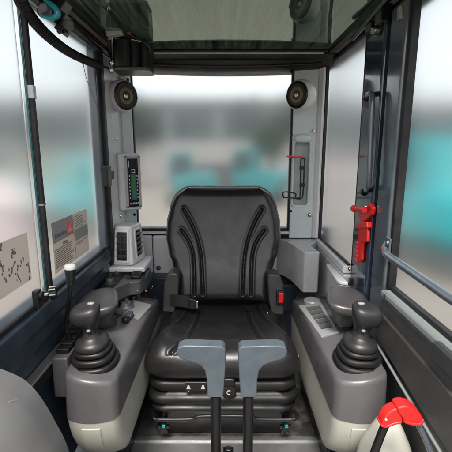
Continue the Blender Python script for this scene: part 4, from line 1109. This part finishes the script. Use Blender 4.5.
def skip(x, y, w, h, m, label):
    t = thing('skip_container', label, 'container', (x, y, GZ))
    q = MB(); q.prism([Vector((x-w*.38, y, GZ+.08)), Vector((x+w*.38, y, GZ+.08)), Vector((x+w*.5, y, GZ+h)), Vector((x-w*.5, y, GZ+h))], (0, 1.4, 0)); q.build('bin', m, t, bev=.03)
    q = MB(); q.span(x-w*.52, x+w*.52, y-.06, y+1.46, GZ+h-.05, GZ+h+.04); q.build('rim', M_mgrey, t, bev=.02)
M_rust = mat('brown_container_paint', (.055, .042, .038), .6, var=.2)
skip(-.35, 16.0, 2.0, 1.35, M_rust, 'dark brown skip seen through the rear window just above the seat back')
skip(-6.4, 14.0, 2.2, 2.0, mat('tan_container_paint', (.16, .12, .085), .6, var=.15), 'tan skip seen through the left window above the notice')
def tree(x, y, h, label):
    t = thing('tree', label, 'tree', (x, y, GZ), 'trees outside the rear of the yard')
    q = MB(); q.tube([(x, y, GZ), (x+.05, y, GZ+h*.35), (x-.03, y, GZ+h*.7)], [.16, .11, .05], 8)
    for i in range(5):
        a = i*1.3; q.tube([(x, y, GZ+h*.35+i*.15), (x+cos(a)*.9, y+sin(a)*.9, GZ+h*.55+i*.2)], [.05, .02], 6)
    q.build('trunk', M_bark, t)
    q = MB()
    cl = [(random.gauss(0, .26)*h, random.gauss(0, .26)*h, random.uniform(.42, .95)*h) for _ in range(16)]
    for _ in range(1400):
        c = random.choice(cl); p = Vector((x + c[0]*.55 + random.gauss(0, .09)*h, y + c[1]*.55 + random.gauss(0, .09)*h, GZ + c[2] + random.gauss(0, .07)*h))
        a = Vector((random.gauss(0,1), random.gauss(0,1), random.gauss(0,1))).normalized()*.12; e = a.cross(Vector((random.gauss(0,1), random.gauss(0,1), random.gauss(0,1)))).normalized()*.09
        q._f([q.bm.verts.new(p+a), q.bm.verts.new(p+e), q.bm.verts.new(p-a), q.bm.verts.new(p-e)])
    q.build('crown', M_leaf, t, flat=True)
tree(-4.6, 20, 4.6, 'leafy tree outside, at the left end of the rear window')
tree(2.2, 19, 4.4, 'leafy tree outside, at the right end of the rear window')

# ================================================================== LIGHT, SKY, CAMERA
w = bpy.data.worlds.new('World'); S.world = w; w.use_nodes = True
nt = w.node_tree; bg = nt.nodes['Background']
sky = nt.nodes.new('ShaderNodeTexSky'); sky.sky_type = 'NISHITA'; sky.sun_disc = False
EL, AZ = radians(57), radians(190)
sky.sun_elevation = EL; sky.sun_rotation = AZ; sky.dust_density = 4.0; sky.air_density = 1.2; sky.ozone_density = 0.6; sky.altitude = 0
hs = nt.nodes.new('ShaderNodeHueSaturation'); hs.inputs['Saturation'].default_value = 0.22   # overcast: cloud veil takes the blue out
nt.links.new(sky.outputs[0], hs.inputs['Color']); nt.links.new(hs.outputs[0], bg.inputs[0]); bg.inputs[1].default_value = 0.115
sd = bpy.data.lights.new('sun', 'SUN'); sd.energy = 2.1; sd.angle = radians(14); sd.color = (1, .95, .88)
so = bpy.data.objects.new('sun', sd); COL.objects.link(so)
# direction towards the sun (azimuth measured clockwise from +Y)
dirv = Vector((sin(AZ)*cos(EL), cos(AZ)*cos(EL), sin(EL)))
so.rotation_euler = dirv.to_track_quat('Z', 'Y').to_euler(); so.location = (0, -3, 5)

cd = bpy.data.cameras.new('camera'); cd.sensor_width = 36; cd.lens = 36*FP/452; cd.clip_start = .02; cd.clip_end = 500
co = bpy.data.objects.new('camera', cd); COL.objects.link(co)
co.location = (0, 0, EYE); co.rotation_euler = (radians(90) - TILT, 0, 0)
S.camera = co
vs = S.view_settings; vs.view_transform = 'Standard'; vs.look = 'None'; vs.exposure = 1.5; vs.gamma = 1; vs.use_curve_mapping = False
S.render.engine = 'CYCLES'
cy = S.cycles; cy.use_denoising = True; cy.max_bounces = 10; cy.transmission_bounces = 8; cy.glossy_bounces = 6; cy.diffuse_bounces = 5
cy.sample_clamp_indirect = 8; cy.blur_glossy = 0.3
